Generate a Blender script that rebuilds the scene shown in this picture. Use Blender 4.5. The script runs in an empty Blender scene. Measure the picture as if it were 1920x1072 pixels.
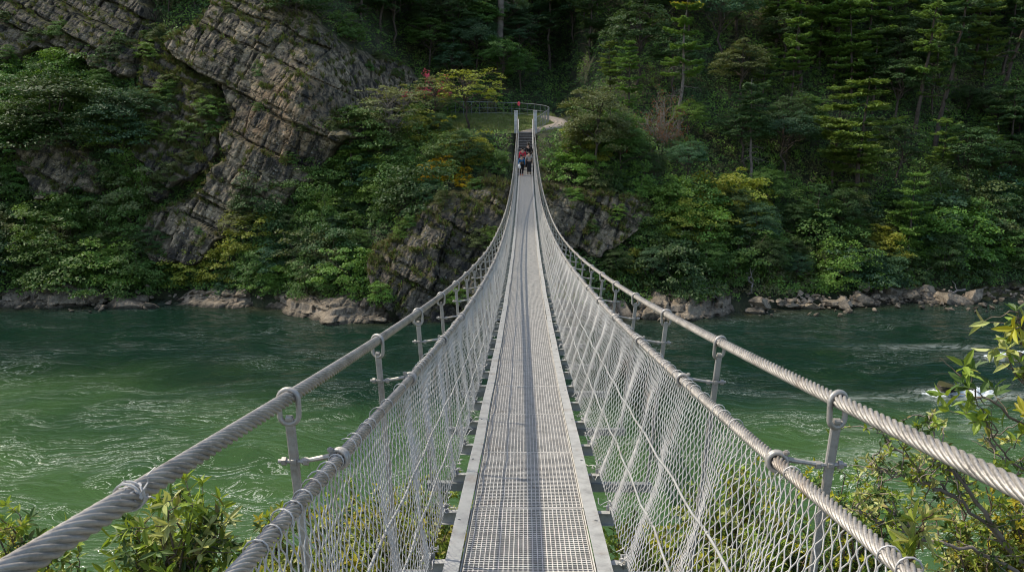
import bpy, math, random
import numpy as np
from mathutils import Vector, Matrix
random.seed(7); rng = np.random.default_rng(11)
S = bpy.context.scene
COL = S.collection
PI = math.pi
# ------------------------------------------------------------------ camera
TH = math.atan(276/1500.); CT, ST = math.cos(TH), math.sin(TH)
YAW = math.radians(0.955)
cam = bpy.data.cameras.new('camera'); cam.sensor_width = 36; cam.lens = 36*1500/1920.
cam.clip_end = 3000; cam.clip_start = .02
co = bpy.data.objects.new('camera', cam); COL.objects.link(co)
co.location = (0,0,0); co.rotation_euler = (PI/2-TH,0,0); S.camera = co
cam.dof.use_dof = True; cam.dof.focus_distance = 11.0; cam.dof.aperture_fstop = 13

def ray(px, py):
    u = (np.asarray(px,float)-960)/1500.; v = (536-np.asarray(py,float))/1500.
    return u, CT+v*ST, -ST+v*CT
def at(px, py, Y):
    x, y, z = ray(px, py); k = Y/y
    return np.array([x*k, Y, z*k])
def proj(x, y, z):
    dep = y*CT - z*ST
    up = y*ST + z*CT
    return 960+1500*x/dep, 536-1500*up/dep
cY, sY = math.cos(YAW), math.sin(YAW)
def W(x, y, z):            # bridge frame -> world
    return (x*cY + y*sY, -x*sY + y*cY, z)

# ------------------------------------------------------------------ mesh helpers
def new_obj(name, me, mat=None, parent=None):
    o = bpy.data.objects.new(name, me); COL.objects.link(o)
    if mat is not None:
        for m in (mat if isinstance(mat, (list, tuple)) else [mat]): me.materials.append(m)
    if parent is not None: o.parent = parent
    return o
def make_mesh(name, V, Fs, smooth=False, mi=None):
    V = np.asarray(V, dtype=np.float32).reshape(-1,3)
    if not isinstance(Fs, (list, tuple)): Fs = [Fs]
    Fs = [np.asarray(f, dtype=np.int32) for f in Fs if len(f)]
    me = bpy.data.meshes.new(name)
    me.vertices.add(len(V)); me.vertices.foreach_set('co', V.ravel())
    nl = sum(f.size for f in Fs); npoly = sum(len(f) for f in Fs)
    me.loops.add(nl); me.loops.foreach_set('vertex_index', np.concatenate([f.ravel() for f in Fs]))
    me.polygons.add(npoly)
    starts = []; tot = 0
    for f in Fs:
        starts.append(tot + np.arange(len(f))*f.shape[1]); tot += f.size
    me.polygons.foreach_set('loop_start', np.concatenate(starts).astype(np.int32))
    me.polygons.foreach_set('use_smooth', np.full(npoly, bool(smooth)))
    if mi is not None: me.polygons.foreach_set('material_index', np.asarray(mi, dtype=np.int32))
    me.update(calc_edges=True); me.validate()
    return me
class MB:
    def __init__(s): s.V=[]; s.Q=[]; s.T=[]; s.n=0
    def add(s, V, Q=None, T=None):
        V=np.asarray(V,float).reshape(-1,3)
        if Q is not None and len(Q): s.Q.append(np.asarray(Q)+s.n)
        if T is not None and len(T): s.T.append(np.asarray(T)+s.n)
        s.V.append(V); s.n+=len(V)
    BQ = np.array([[0,3,2,1],[4,5,6,7],[0,1,5,4],[1,2,6,5],[2,3,7,6],[3,0,4,7]])
    def box(s, c, d, M=None):
        h=np.array(d)/2.
        P=np.array([[-1,-1,-1],[1,-1,-1],[1,1,-1],[-1,1,-1],[-1,-1,1],[1,-1,1],[1,1,1],[-1,1,1]])*h
        if M is not None: P=P@np.array(M).T
        s.add(P+np.array(c), s.BQ)
    def boxes(s, C, D):
        C=np.asarray(C,float); D=np.asarray(D,float)/2
        P=np.array([[-1,-1,-1],[1,-1,-1],[1,1,-1],[-1,1,-1],[-1,-1,1],[1,-1,1],[1,1,1],[-1,1,1]])
        V=C[:,None,:]+P[None]*D[:,None,:]
        Q=(np.arange(len(C))*8)[:,None,None]+s.BQ[None]
        s.add(V.reshape(-1,3), Q.reshape(-1,4))
    def beam(s, a, b, w, h):       # box from a to b
        a=Vector(a); b=Vector(b); z=(b-a); L=z.length; z.normalize()
        x=z.cross(Vector((0,1,0)));
        if x.length<.1: x=z.cross(Vector((1,0,0)))
        x.normalize(); y=z.cross(x)
        M=np.array([list(x),list(y),list(z)]).T
        s.box((a+b)/2,(w,h,L),M)
    def tubes(s, P, R, sides=5, ref=None, cap=False, closed=False):
        P=np.asarray(P,float)
        if P.ndim==2: P=P[None]
        w,n,_=P.shape
        if closed:
            t=np.roll(P,-1,1)-np.roll(P,1,1)
        else: t=np.gradient(P,axis=1)
        t/=np.linalg.norm(t,axis=2,keepdims=True)+1e-9
        if ref is None:
            r=np.zeros_like(t); av=np.abs(t).mean(1); k=av.argmin(1); r[np.arange(w),:,k]=1
        else: r=np.broadcast_to(np.asarray(ref,float),t.shape)
        a=np.cross(t,r); a/=np.linalg.norm(a,axis=2,keepdims=True)+1e-9
        b=np.cross(t,a)
        ang=np.arange(sides)*2*PI/sides
        R=np.broadcast_to(np.asarray(R,float), (w,n)) if np.ndim(R)<2 else np.asarray(R)
        V=P[:,:,None,:]+R[:,:,None,None]*(np.cos(ang)[None,None,:,None]*a[:,:,None,:]+np.sin(ang)[None,None,:,None]*b[:,:,None,:])
        i=np.arange(n if closed else n-1); j=np.arange(sides)
        I,J=np.meshgrid(i,j,indexing='ij'); I2=(I+1)%n; J2=(J+1)%sides
        q=np.stack([I*sides+J,I*sides+J2,I2*sides+J2,I2*sides+J],-1).reshape(-1,4)
        Q=(np.arange(w)*n*sides)[:,None,None]+q[None]
        s.add(V.reshape(-1,3),Q.reshape(-1,4))
        if cap and not closed:
            base=s.n-w*n*sides
            for k in range(w):
                for e in (0,n-1):
                    o=base+k*n*sides+e*sides
                    for m in range(1,sides-1): s.T.append(np.array([[o,o+m,o+m+1]]))
    def mesh(s, name, smooth=False):
        Fs=[]
        if s.Q: Fs.append(np.concatenate(s.Q))
        if s.T: Fs.append(np.concatenate(s.T))
        return make_mesh(name, np.concatenate(s.V), Fs, smooth)
    def obj(s, name, mat, parent=None, smooth=False):
        return new_obj(name, s.mesh(name, smooth), mat, parent)
def tag(o, label=None, cat=None, group=None, kind=None):
    if label: o['label']=label
    if cat: o['category']=cat
    if group: o['group']=group
    if kind: o['kind']=kind
    return o
def empty(name, loc=(0,0,0), rz=0):
    o=bpy.data.objects.new(name,None); COL.objects.link(o); o.location=loc; o.rotation_euler=(0,0,rz)
    o.empty_display_size=.1
    return o
def shade_auto(o, deg=40):
    me=o.data
    me.polygons.foreach_set('use_smooth', np.ones(len(me.polygons),dtype=bool))
    try: me.set_sharp_from_angle(angle=math.radians(deg))
    except Exception: pass
# ------------------------------------------------------------------ noise
def _h(a,b,c):
    n=(a.astype(np.int64)*73856093)^(b.astype(np.int64)*19349663)^(c.astype(np.int64)*83492791)
    n=(n^(n>>13))*1274126177 & 0x7fffffff
    n=(n^(n>>15))*2246822519 & 0x7fffffff
    return ((n>>7)&0xffff)/65535.
def vnoise(x,y,z=0.):
    x,y,z=np.broadcast_arrays(np.asarray(x,float),np.asarray(y,float),np.asarray(z,float))
    ix,iy,iz=np.floor(x),np.floor(y),np.floor(z)
    fx,fy,fz=x-ix,y-iy,z-iz
    fx=fx*fx*(3-2*fx); fy=fy*fy*(3-2*fy); fz=fz*fz*(3-2*fz)
    r=0
    for dx in (0,1):
        for dy in (0,1):
            for dz in (0,1):
                r=r+_h(ix+dx,iy+dy,iz+dz)*(fx if dx else 1-fx)*(fy if dy else 1-fy)*(fz if dz else 1-fz)
    return r*2-1
def fbm(x,y,z=0.,o=4):
    r=0; a=1.; t=0
    for k in range(o):
        r=r+a*vnoise(np.asarray(x)*2**k+17*k,np.asarray(y)*2**k-9*k,np.asarray(z)*2**k+5*k); t+=a; a*=.5
    return r/t
def sstep(a,b,x):
    t=np.clip((np.asarray(x,float)-a)/(b-a),0,1); return t*t*(3-2*t)
# ------------------------------------------------------------------ materials
class NT:
    def __init__(s,name):
        s.m=bpy.data.materials.new(name); s.m.use_nodes=True; s.t=s.m.node_tree
        for n in list(s.t.nodes): s.t.nodes.remove(n)
        s.out=s.n('ShaderNodeOutputMaterial')
    def n(s,typ,ins=None,**kw):
        nd=s.t.nodes.new(typ)
        for k,v in kw.items(): setattr(nd,k,v)
        for k,v in (ins or {}).items():
            if hasattr(v,'is_output') : s.t.links.new(v, nd.inputs[k])
            else: nd.inputs[k].default_value=v
        return nd
    def link(s,a,b): s.t.links.new(a,b)
    def coord(s,which='Object'): return s.n('ShaderNodeTexCoord').outputs[which]
    def geo(s,which): return s.n('ShaderNodeNewGeometry').outputs[which]
    def map(s,v,scale=(1,1,1),rot=(0,0,0),loc=(0,0,0)):
        return s.n('ShaderNodeMapping',{'Vector':v,'Scale':scale,'Rotation':rot,'Location':loc}).outputs[0]
    def noise(s,v,scale,detail=4,rough=.55,dist=0.):
        return s.n('ShaderNodeTexNoise',{'Vector':v,'Scale':scale,'Detail':detail,'Roughness':rough,'Distortion':dist}).outputs[0]
    def ramp(s,f,stops,interp='LINEAR'):
        r=s.n('ShaderNodeValToRGB',{'Fac':f}); cr=r.color_ramp; cr.interpolation=interp
        while len(cr.elements)<len(stops): cr.elements.new(.5)
        for e,(p,c) in zip(cr.elements,stops):
            e.position=p; e.color=(c,c,c,1) if isinstance(c,(int,float)) else (*c,1)
        return r.outputs[0]
    def mix(s,f,a,b,blend='MIX'):
        nd=s.n('ShaderNodeMix',data_type='RGBA',blend_type=blend)
        for idx,v in ((0,f),(6,a),(7,b)):
            if hasattr(v,'is_output'): s.link(v,nd.inputs[idx])
            else: nd.inputs[idx].default_value = v if idx==0 else (*v,1)
        return nd.outputs[2]
    def math(s,op,a,b=0.):
        nd=s.n('ShaderNodeMath',operation=op)
        for i,v in enumerate((a,b)):
            if hasattr(v,'is_output'): s.link(v,nd.inputs[i])
            else: nd.inputs[i].default_value=v
        return nd.outputs[0]
    def bump(s,h,strength=.5,dist=.05):
        return s.n('ShaderNodeBump',{'Height':h,'Strength':strength,'Distance':dist}).outputs[0]
    def bsdf(s,**ins):
        p=s.n('ShaderNodeBsdfPrincipled',{k.replace('_',' '):(v if hasattr(v,'is_output') or isinstance(v,(int,float)) else (*v,1)) for k,v in ins.items()})
        s.link(p.outputs[0],s.out.inputs[0]); return p
M={}
def mat_steel(name,c,rough=.5,metal=.3,dirt=.35):
    t=NT(name); v=t.coord(); n=t.noise(v,9,5,.6); n2=t.noise(v,90,3,.6)
    f=t.math('ADD',t.math('MULTIPLY',n,.7),t.math('MULTIPLY',n2,.3))
    col=t.ramp(f,[(.3,tuple(x*(1-dirt) for x in c)),(.5,c),(.72,tuple(min(1,x*1.25) for x in c))])
    rz=t.math('MULTIPLY',t.ramp(t.noise(v,3.1,6,.7),[(.56,0.),(.70,1.)]),.55); col=t.mix(rz,col,(c[0]*.55,c[1]*.40,c[2]*.28))
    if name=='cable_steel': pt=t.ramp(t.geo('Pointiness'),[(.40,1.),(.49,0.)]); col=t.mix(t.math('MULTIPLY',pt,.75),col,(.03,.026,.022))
    r=t.ramp(n2,[(.3,rough-.1),(.7,rough+.15)])
    b=t.bump(n2,.25,.003)
    t.bsdf(Base_Color=col,Roughness=r,Metallic=metal,Normal=b); M[name]=t.m
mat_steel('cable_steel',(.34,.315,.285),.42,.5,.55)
mat_steel('wire_mesh',(.47,.455,.44),.5,.2,.3)
mat_steel('grating',(.46,.435,.40),.55,.15,.4)
mat_steel('galvanised',(.34,.34,.33),.5,.25,.4)
mat_steel('fitting',(.34,.32,.295),.42,.35,.45)
mat_steel('railing_steel',(.19,.20,.20),.5,.2,.3)
def mat_simple(name,c,rough=.7,var=.3,scale=6,spec=.3):
    t=NT(name); v=t.coord(); n=t.noise(v,scale,5,.6)
    col=t.ramp(n,[(.3,tuple(x*(1-var) for x in c)),(.7,tuple(min(1,x*(1+var)) for x in c))])
    b=t.bump(n,.3,.02)
    p=t.bsdf(Base_Color=col,Roughness=rough,Normal=b); p.inputs['Specular IOR Level'].default_value=spec; M[name]=t.m
mat_simple('concrete',(.52,.50,.47),.85,.3,5)
mat_simple('step_wood',(.10,.085,.075),.8,.5,8)
mat_simple('step_stone',(.30,.27,.25),.85,.3,6)
mat_simple('path_gravel',(.36,.30,.24),.9,.2,3)
mat_simple('bark',(.085,.065,.05),.9,.5,4)
mat_simple('bark_grey',(.20,.165,.14),.9,.4,4)
mat_simple('twig',(.13,.10,.075),.9,.4,14)
mat_simple('twig_dead',(.24,.21,.18),.9,.3,10)
mat_simple('skin',(.45,.28,.20),.55,.1,9)
mat_simple('hair_black',(.015,.012,.01),.6,.3,30)
for nm,c in dict(cloth_blue=(.03,.16,.34),cloth_black=(.012,.012,.014),cloth_red=(.62,.04,.07),cloth_grey=(.42,.38,.34),cloth_charcoal=(.03,.03,.032),cloth_white=(.75,.74,.72),shoe_orange=(.70,.13,.04),cloth_teal=(.25,.45,.45),cloth_brown=(.08,.05,.03)).items():
    mat_simple(nm,c,.8,.12,25,.2)
def mat_leaf(name,c,hue=.03,val=.45,trans=.3,tip=None):
    t=NT(name)
    ri=t.geo('Random Per Island'); oi=t.n('ShaderNodeObjectInfo').outputs['Random']
    pn=t.noise(t.geo('Position'),.9,3,.6)
    hv=t.n('ShaderNodeHueSaturation',{'Color':(*c,1)})
    t.link(t.math('ADD',.5-hue*.8,t.math('ADD',t.math('MULTIPLY',oi,hue),t.math('MULTIPLY',ri,hue*.6))),hv.inputs['Hue'])
    t.link(t.math('ADD',1-val*.9,t.math('ADD',t.math('MULTIPLY',ri,val*.8),t.math('ADD',t.math('MULTIPLY',oi,val*.5),t.math('MULTIPLY',pn,val*.5)))),hv.inputs['Value'])
    hv.inputs['Saturation'].default_value=1.0
    col=hv.outputs[0]
    if tip: col=t.mix(t.ramp(ri,[(.90,0.),(.97,.8)]),col,tip)
    d=t.n('ShaderNodeBsdfPrincipled',{'Base Color':col,'Roughness':.5}); d.inputs['Specular IOR Level'].default_value=.35
    tr=t.n('ShaderNodeBsdfTranslucent',{'Color':t.mix(.5,col,(c[0]*1.6,c[1]*1.5,c[2]*.6))})
    mx=t.n('ShaderNodeMixShader',{0:trans,1:d.outputs[0],2:tr.outputs[0]})
    t.link(mx.outputs[0],t.out.inputs[0]); M[name]=t.m
mat_leaf('leaf_dark',(0.065,0.119,0.034))
mat_leaf('leaf_mid',(0.105,0.194,0.041))
mat_leaf('leaf_blue',(0.075,0.151,0.066))
mat_leaf('leaf_fresh',(0.164,0.279,0.046))
mat_leaf('leaf_yellow',(0.305,0.318,0.046),.04)
mat_leaf('leaf_gold',(0.741,0.521,0.018),.03,.4)
mat_leaf('leaf_olive',(.135,.165,.055),.04)
mat_leaf('leaf_pale',(0.228,0.252,0.095),.03)
mat_leaf('leaf_brown',(0.241,0.119,0.049),.03)
mat_leaf('needle_dark',(0.078,0.143,0.048),.03)
mat_leaf('needle_bright',(0.162,0.258,0.048),.04)
mat_leaf('needle_sunlit',(0.528,0.492,0.044),.04)
mat_leaf('petal_pink',(0.894,0.146,0.212),.04,.4)
mat_leaf('grass_green',(.13,.19,.04),.04)
mat_leaf('grass_dry',(.125,.115,.048),.03)
mat_leaf('near_leaf',(0.208,0.286,0.039),.04,.5,.35,tip=(.22,.15,.04))
mat_leaf('near_leaf_pale',(0.351,0.377,0.130),.03,.45,.3,tip=(.22,.15,.04))
mat_leaf('near_leaf_dark',(0.065,0.117,0.026),.03,.5,.3,tip=(.22,.15,.04))
mat_leaf('near_leaf_gold',(0.360,0.340,0.030),.03,.4,.4)
def mat_rock(name,pale,mid,dark,moss=(.045,.043,.014),stain=None,mossy=1.,scale=1.,streak=1.,crack=1.):
    t=NT(name); v=t.coord('Object'); 
    vr=t.map(v,rot=(0,math.radians(-25),0))
    big=t.noise(v,.35*scale,5,.6,.4)
    st=t.noise(t.map(vr,scale=(1.6,1.6,.28)),.9*scale,6,.65,.6)
    fine=t.noise(v,5*scale,8,.7)
    mott=t.noise(v,1.7*scale,6,.65,.3)
    col=t.ramp(t.math('ADD',t.math('MULTIPLY',big,.5),t.math('MULTIPLY',mott,.5)),[(.34,dark),(.46,mid),(.60,pale),(.72,tuple(x*1.25 for x in pale))])
    if stain:
        dv=t.n('ShaderNodeVectorMath',{0:v,1:stain[0]},operation='DISTANCE').outputs['Value']
        f=t.math('MULTIPLY',t.ramp(t.math('DIVIDE',dv,stain[1]),[(.0,1.),(.55,.8),(1.,0.)]),t.ramp(st,[(.42,0.),(.58,1.)]))
        col=t.mix(t.math('MULTIPLY',f,.75),col,(.27,.155,.075))
    sk=t.ramp(st,[(.41,1.),(.52,.0)])
    col=t.mix(t.math('MULTIPLY',sk,.85*streak),col,(.016,.016,.017))
    col=t.mix(t.math('MULTIPLY',t.ramp(fine,[(.35,.55),(.55,0.)]),.7),col,tuple(x*.5 for x in dark))
    wv=t.n('ShaderNodeVectorMath',{0:vr,1:t.n('ShaderNodeTexNoise',{'Vector':v,'Scale':1.2*scale,'Detail':4.}).outputs['Color']},operation='ADD').outputs[0]
    for sc_,(a_,b_),am in ((.62,(.008,.03),.75*crack),(1.9,(.01,.04),.4*crack)):
        ve=t.n('ShaderNodeTexVoronoi',{'Vector':t.map(wv,scale=(.6,1.,1.5)),'Scale':sc_*scale},feature='DISTANCE_TO_EDGE').outputs['Distance']
        col=t.mix(t.math('MULTIPLY',t.ramp(ve,[(a_,1.),(b_,0.)]),am),col,(.012,.012,.012))
    vo=t.n('ShaderNodeTexVoronoi',{'Vector':v,'Scale':2.6*scale,'Randomness':1.}); 
    li=t.math('MULTIPLY',t.ramp(vo.outputs['Distance'],[(.0,1.),(.12,.9),(.2,0.)]),t.ramp(mott,[(.45,0.),(.6,1.)]))
    col=t.mix(t.math('MULTIPLY',li,.6),col,(.42,.42,.38))
    nz=t.n('ShaderNodeSeparateXYZ',{0:t.geo('Normal')}).outputs[2]
    mo=t.math('MULTIPLY',t.ramp(t.math('ADD',nz,t.math('MULTIPLY',t.math('SUBTRACT',mott,.5),1.2)),[(.56,0.),(.80,1.)]),mossy)
    mcol=t.mix(t.noise(v,3.,4),moss,tuple(x*1.9 for x in moss))
    col=t.mix(mo,col,mcol)
    if crack<1:
        wet=t.ramp(t.math('ADD',t.n('ShaderNodeSeparateXYZ',{0:t.geo('Position')}).outputs[2],t.math('ADD',11.,t.math('MULTIPLY',mott,.35))),[(.22,1.),(.42,0.)]); col=t.mix(t.math('MULTIPLY',wet,.75),col,(.03,.028,.02))
    hgt=t.math('ADD',t.math('MULTIPLY',fine,.5),t.math('ADD',mott,t.math('MULTIPLY',st,.6)))
    b=t.bump(hgt,.9,.16/scale)
    p=t.bsdf(Base_Color=col,Roughness=.85,Normal=b); p.inputs['Specular IOR Level'].default_value=.25; M[name]=t.m
# ------------------------------------------------------------------ hill as depth field Y(X,Z)
WZ=-11.0
def plat(X,Z):
    w=sstep(-15,-9,X)*(1-sstep(4.5,8.5,X))
    return 12*w*np.clip((Z-.25)/1.9,0,1)
cp=[]
for px,rows in {
 -250:[(590,51),(400,55),(200,60),(0,66),(-300,76)],
 0:[(574,52.7),(540,53.6),(400,58),(200,64),(0,71),(-300,84)],
 150:[(572,52.9),(540,54),(400,58),(250,61),(100,66.5),(0,70)],
 320:[(562,54.6),(540,55),(470,56),(300,59.5),(150,63.5),(0,68),(-300,80)],
 520:[(572,52.6),(540,53.4),(450,55),(300,58),(150,61),(50,63.5),(0,66)],
 680:[(594,48.8),(520,51),(430,54.5),(350,58),(200,64),(100,68),(0,74),(-300,88)],
 800:[(590,49.6),(480,51),(380,53),(330,55),(260,60),(170,73.5),(100,78),(0,84)],
 960:[(592,49.6),(450,52.5),(350,54.5),(300,57.8),(252,60.6),(180,75),(100,80),(0,87),(-300,100)],
 1100:[(592,49.6),(480,52.5),(350,55),(280,58),(240,62),(180,74),(100,79),(0,86)],
 1300:[(592,49.2),(500,53),(400,57),(300,62),(200,67),(100,73),(0,80),(-300,94)],
 1500:[(573,52.5),(500,56),(400,60),(300,65),(200,70),(100,76),(0,82)],
 1700:[(564,54.2),(500,57),(400,61),(300,66),(200,71),(100,77),(0,83),(-300,97)],
 1900:[(552,56.6),(500,60),(400,65),(300,70),(200,75),(100,80),(0,86)],
 2200:[(545,58),(400,66),(200,76),(0,87),(-300,100)]}.items():
    for py,Y in rows:
        p=at(px,py,Y); cp.append((p[0],p[2],Y-float(plat(p[0],p[2]))))
cp=np.array(cp)
def _tk(r2): return np.where(r2>1e-9, .5*r2*np.log(r2+1e-12), 0)
_n=len(cp); _sc=np.array([1.,1.35])
_q=cp[:,:2]*_sc
_K=_tk(((_q[:,None]-_q[None])**2).sum(-1))+np.eye(_n)*4.
_P=np.c_[np.ones(_n),_q]
_A=np.block([[_K,_P],[_P.T,np.zeros((3,3))]])
_c=np.linalg.solve(_A,np.r_[cp[:,2],0,0,0])
def hillY(X,Z,noise=True):
    X,Z=np.broadcast_arrays(np.asarray(X,float),np.asarray(Z,float)); sh=X.shape
    x=X.ravel(); z=Z.ravel(); out=np.empty(len(x))
    for i in range(0,len(x),20000):
        q=np.c_[x[i:i+20000],z[i:i+20000]]*_sc
        out[i:i+20000]=_tk(((q[:,None]-_q[None])**2).sum(-1))@_c[:_n]+_c[_n]+q@_c[_n+1:]
    out=out+plat(x,z)
    if noise:
        near=np.exp(-((x-1)/7)**2-((z+.5)/3.)**2)
        out=out+(1-near)*(fbm(x*.22,z*.22,1.3,3)*1.3+fbm(x*.9,z*.9,4.,3)*.35)
    xb=x*cY-out*sY                      # notch that lets the far stairs climb to the lawn
    nw=sstep(.95,.75,np.abs(xb))*sstep(-3.6,-2.6,z)*(1-sstep(.0,.6,z))
    out=np.maximum(out,out*(1-nw)+61.6*nw)
    return out.reshape(sh)
def hit(px,py):
    px=np.atleast_1d(np.asarray(px,float)); py=np.atleast_1d(np.asarray(py,float))
    x,y,z=ray(px,py); Ys=np.arange(44,125,.35)
    X=(x/y)[:,None]*Ys; Z=(z/y)[:,None]*Ys
    H=hillY(X,Z); inside=Ys[None]>=H
    k=np.where(inside.any(1),inside.argmax(1),len(Ys)-1)
    Y=Ys[k]; return np.stack([x/y*Y,Y,z/y*Y],-1)
gx=np.concatenate([np.arange(-110,-46,1.5),np.arange(-46,52,.4),np.arange(52,120,1.5)])
gz=np.concatenate([np.arange(-13.5,.2,.38),np.arange(.2,2.3,.1),np.arange(2.3,30,.45),np.arange(30,62,1.5)])
GX,GZ=np.meshgrid(gx,gz,indexing='ij'); GY=hillY(GX,GZ)
def gridq(n,m):
    I,J=np.meshgrid(np.arange(n-1),np.arange(m-1),indexing='ij')
    return np.stack([I*m+J,(I+1)*m+J,(I+1)*m+J+1,I*m+J+1],-1).reshape(-1,4)
t=NT('forest_soil'); v=t.coord(); n=t.noise(v,.8,6,.65); n2=t.noise(v,7,5,.6)
col=t.ramp(n,[(.3,(.022,.026,.013)),(.5,(.042,.050,.02)),(.62,(.065,.064,.03)),(.75,(.085,.07,.042))])
t.bsdf(Base_Color=col,Roughness=.95,Normal=t.bump(t.math('ADD',n,t.math('MULTIPLY',n2,.4)),.8,.3)); M['soil']=t.m
hill=new_obj('hillside',make_mesh('hillside',np.stack([GX,GY,GZ],-1),gridq(len(gx),len(gz)),True),M['soil'])
tag(hill,'steep dark wooded hillside rising above the far river bank','hillside',kind='structure')
# ------------------------------------------------------------------ cliffs
def sdf(px,py,poly):
    P=np.array(poly,float); d=np.full(px.shape,1e9); ins=np.zeros(px.shape,bool)
    for a,b in zip(P,np.roll(P,-1,0)):
        e=b-a; wx=px-a[0]; wy=py-a[1]
        tt=np.clip((wx*e[0]+wy*e[1])/(e@e),0,1)
        d=np.minimum(d,(wx-e[0]*tt)**2+(wy-e[1]*tt)**2)
        c=((a[1]<=py)&(b[1]>py))|((b[1]<=py)&(a[1]>py))
        ins^=c&(px<a[0]+e[0]*(py-a[1])/(e[1] if abs(e[1])>1e-9 else 1e-9))
    return np.where(ins,1,-1)*np.sqrt(d)
def blocks(X,Z,size,seed,dip=25):
    r=np.random.default_rng(seed); a=math.radians(dip)
    wx=fbm(X*.35,Z*.35,seed*1.7,3)*.17*size; wz=fbm(X*.35,Z*.35,seed*2.3+40,3)*.10*size
    s=(X+wx)*math.cos(a)-(Z+wz)*math.sin(a)+400; tt=(X+wx)*math.sin(a)+(Z+wz)*math.cos(a)+400
    rb=np.cumsum(r.uniform(.55,1.5,3000)*size*.8); row=np.searchsorted(rb,tt)
    off=r.uniform(0,size*3,3100)[row]
    s2=s+off
    cb=np.cumsum(r.uniform(.4,1.6,3000)*size*.85); colm=np.searchsorted(cb,s2)
    hsh=_h(row,colm,np.full_like(row,seed)); h2=_h(row,colm,np.full_like(row,seed+5))-.35; h3=_h(row,colm,np.full_like(row,seed+9))-.5
    lo=np.where(row>0,rb[row-1],0); ft=(tt-lo)/(rb[row]-lo)
    lo2=np.where(colm>0,cb[colm-1],0); fs=(s2-lo2)/(cb[colm]-lo2)
    edge=np.minimum(np.minimum(ft,1-ft)*(rb[row]-lo),np.minimum(fs,1-fs)*(cb[colm]-lo2))
    crack=np.exp(-(edge/.09)**2)
    rowh=_h(row,row*0+3,np.full_like(row,seed+77))
    return (hsh*.52+rowh*.48) - h2*(fs-.5)*.7+h3*(ft-.5)*.35 - crack*.22
ochre=at(545,225,58.5)
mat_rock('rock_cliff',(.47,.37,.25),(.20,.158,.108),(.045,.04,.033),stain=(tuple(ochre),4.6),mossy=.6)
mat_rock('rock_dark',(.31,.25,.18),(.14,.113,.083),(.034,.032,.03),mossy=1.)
mat_rock('rock_shore',(.44,.35,.255),(.27,.215,.155),(.09,.078,.065),mossy=.12,scale=1.5,streak=.45,crack=.3)
CL=[]
def cliff(name,label,poly,mat,seed,amp=1.,push=.9,step=.095,size=3.4):
    P=np.array(poly,float)
    w=hit(np.r_[P[:,0],P[:,0].mean()],np.r_[P[:,1],P[:,1].mean()])
    x0,x1=w[:,0].min()-1.5,w[:,0].max()+1.5; z0,z1=w[:,2].min()-1.5,w[:,2].max()+1.5
    xs=np.arange(x0,x1,step); zs=np.arange(z0,z1,step)
    X,Z=np.meshgrid(xs,zs,indexing='ij'); Y=hillY(X,Z,False)
    px,py=proj(X,Y,Z)
    px=px+fbm(X*.5,Z*.5,seed,3)*22; py=py+fbm(X*.5,Z*.5,seed+9,3)*22
    d=sdf(px,py,poly); m=sstep(-6,9,d)
    b=blocks(X,Z,size,seed)*1.25*amp+blocks(X,Z,size*.34,seed+3)*.50*amp+blocks(X,Z,size*.14,seed+6)*.20*amp
    b=b+fbm(X*1.8,Z*1.8,seed,3)*.05
    Yc=Y+1.0*(1-m)-m*(push+b)
    # shift in Z to break the sheet a little where blocks overhang
    V=np.stack([X+fbm(X*2,Z*2,3,2)*.03,Yc,Z],-1)
    keep=(d>-8)
    q=gridq(len(xs),len(zs)); kq=keep.ravel()[q].any(1); q=q[kq]
    u,inv=np.unique(q.ravel(),return_inverse=True)
    o=new_obj(name,make_mesh(name,V.reshape(-1,3)[u],inv.reshape(-1,4),False),mat)
    tag(o,label,'cliff',kind='structure'); CL.append(poly)
    # ledge points for grass
    nzm=np.gradient(Yc,step,axis=1)          # dY/dZ large positive = flat ledge
    ok=(nzm>1.1)&(d>4)
    I=np.argwhere(ok); 
    return V[ok]
L_A=cliff('cliff','tall blocky ochre stained cliff face above the far bank',[(330,95),(390,40),(440,-40),(520,-40),(580,20),(640,70),(720,110),(795,150),(775,205),(715,240),(640,285),(605,335),(545,375),(470,410),(430,440),(390,480),(300,485),(262,440),(300,395),(390,340),(425,290),(438,230),(425,170),(380,140)],M['rock_cliff'],3)
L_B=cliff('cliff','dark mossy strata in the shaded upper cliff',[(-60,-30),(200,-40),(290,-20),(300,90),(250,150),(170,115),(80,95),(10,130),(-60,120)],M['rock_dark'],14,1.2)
L_C=cliff('cliff','small grey outcrop among shrubs on the lower slope',[(30,270),(100,250),(170,280),(200,330),(150,370),(90,372),(40,310)],M['rock_cliff'],23,.8,.6)
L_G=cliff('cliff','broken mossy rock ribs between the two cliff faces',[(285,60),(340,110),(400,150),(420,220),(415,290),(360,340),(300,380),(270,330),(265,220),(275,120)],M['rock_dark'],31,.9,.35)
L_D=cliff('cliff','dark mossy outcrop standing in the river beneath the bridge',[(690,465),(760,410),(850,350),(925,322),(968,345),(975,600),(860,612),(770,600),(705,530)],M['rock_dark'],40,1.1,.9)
L_E=cliff('cliff','grey rock face beside the far bridge end above the shrubs',[(960,340),(1020,338),(1100,352),(1195,372),(1235,410),(1190,440),(1130,478),(1040,470),(960,560)],M['rock_cliff'],52,.9,.8)
def in_cliff(px,py,mrg=0):
    r=np.full(np.shape(px),-1e9)
    for i,p in enumerate(CL): r=np.maximum(r,sdf(np.asarray(px,float),np.asarray(py,float),p))
    return r>mrg
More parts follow.
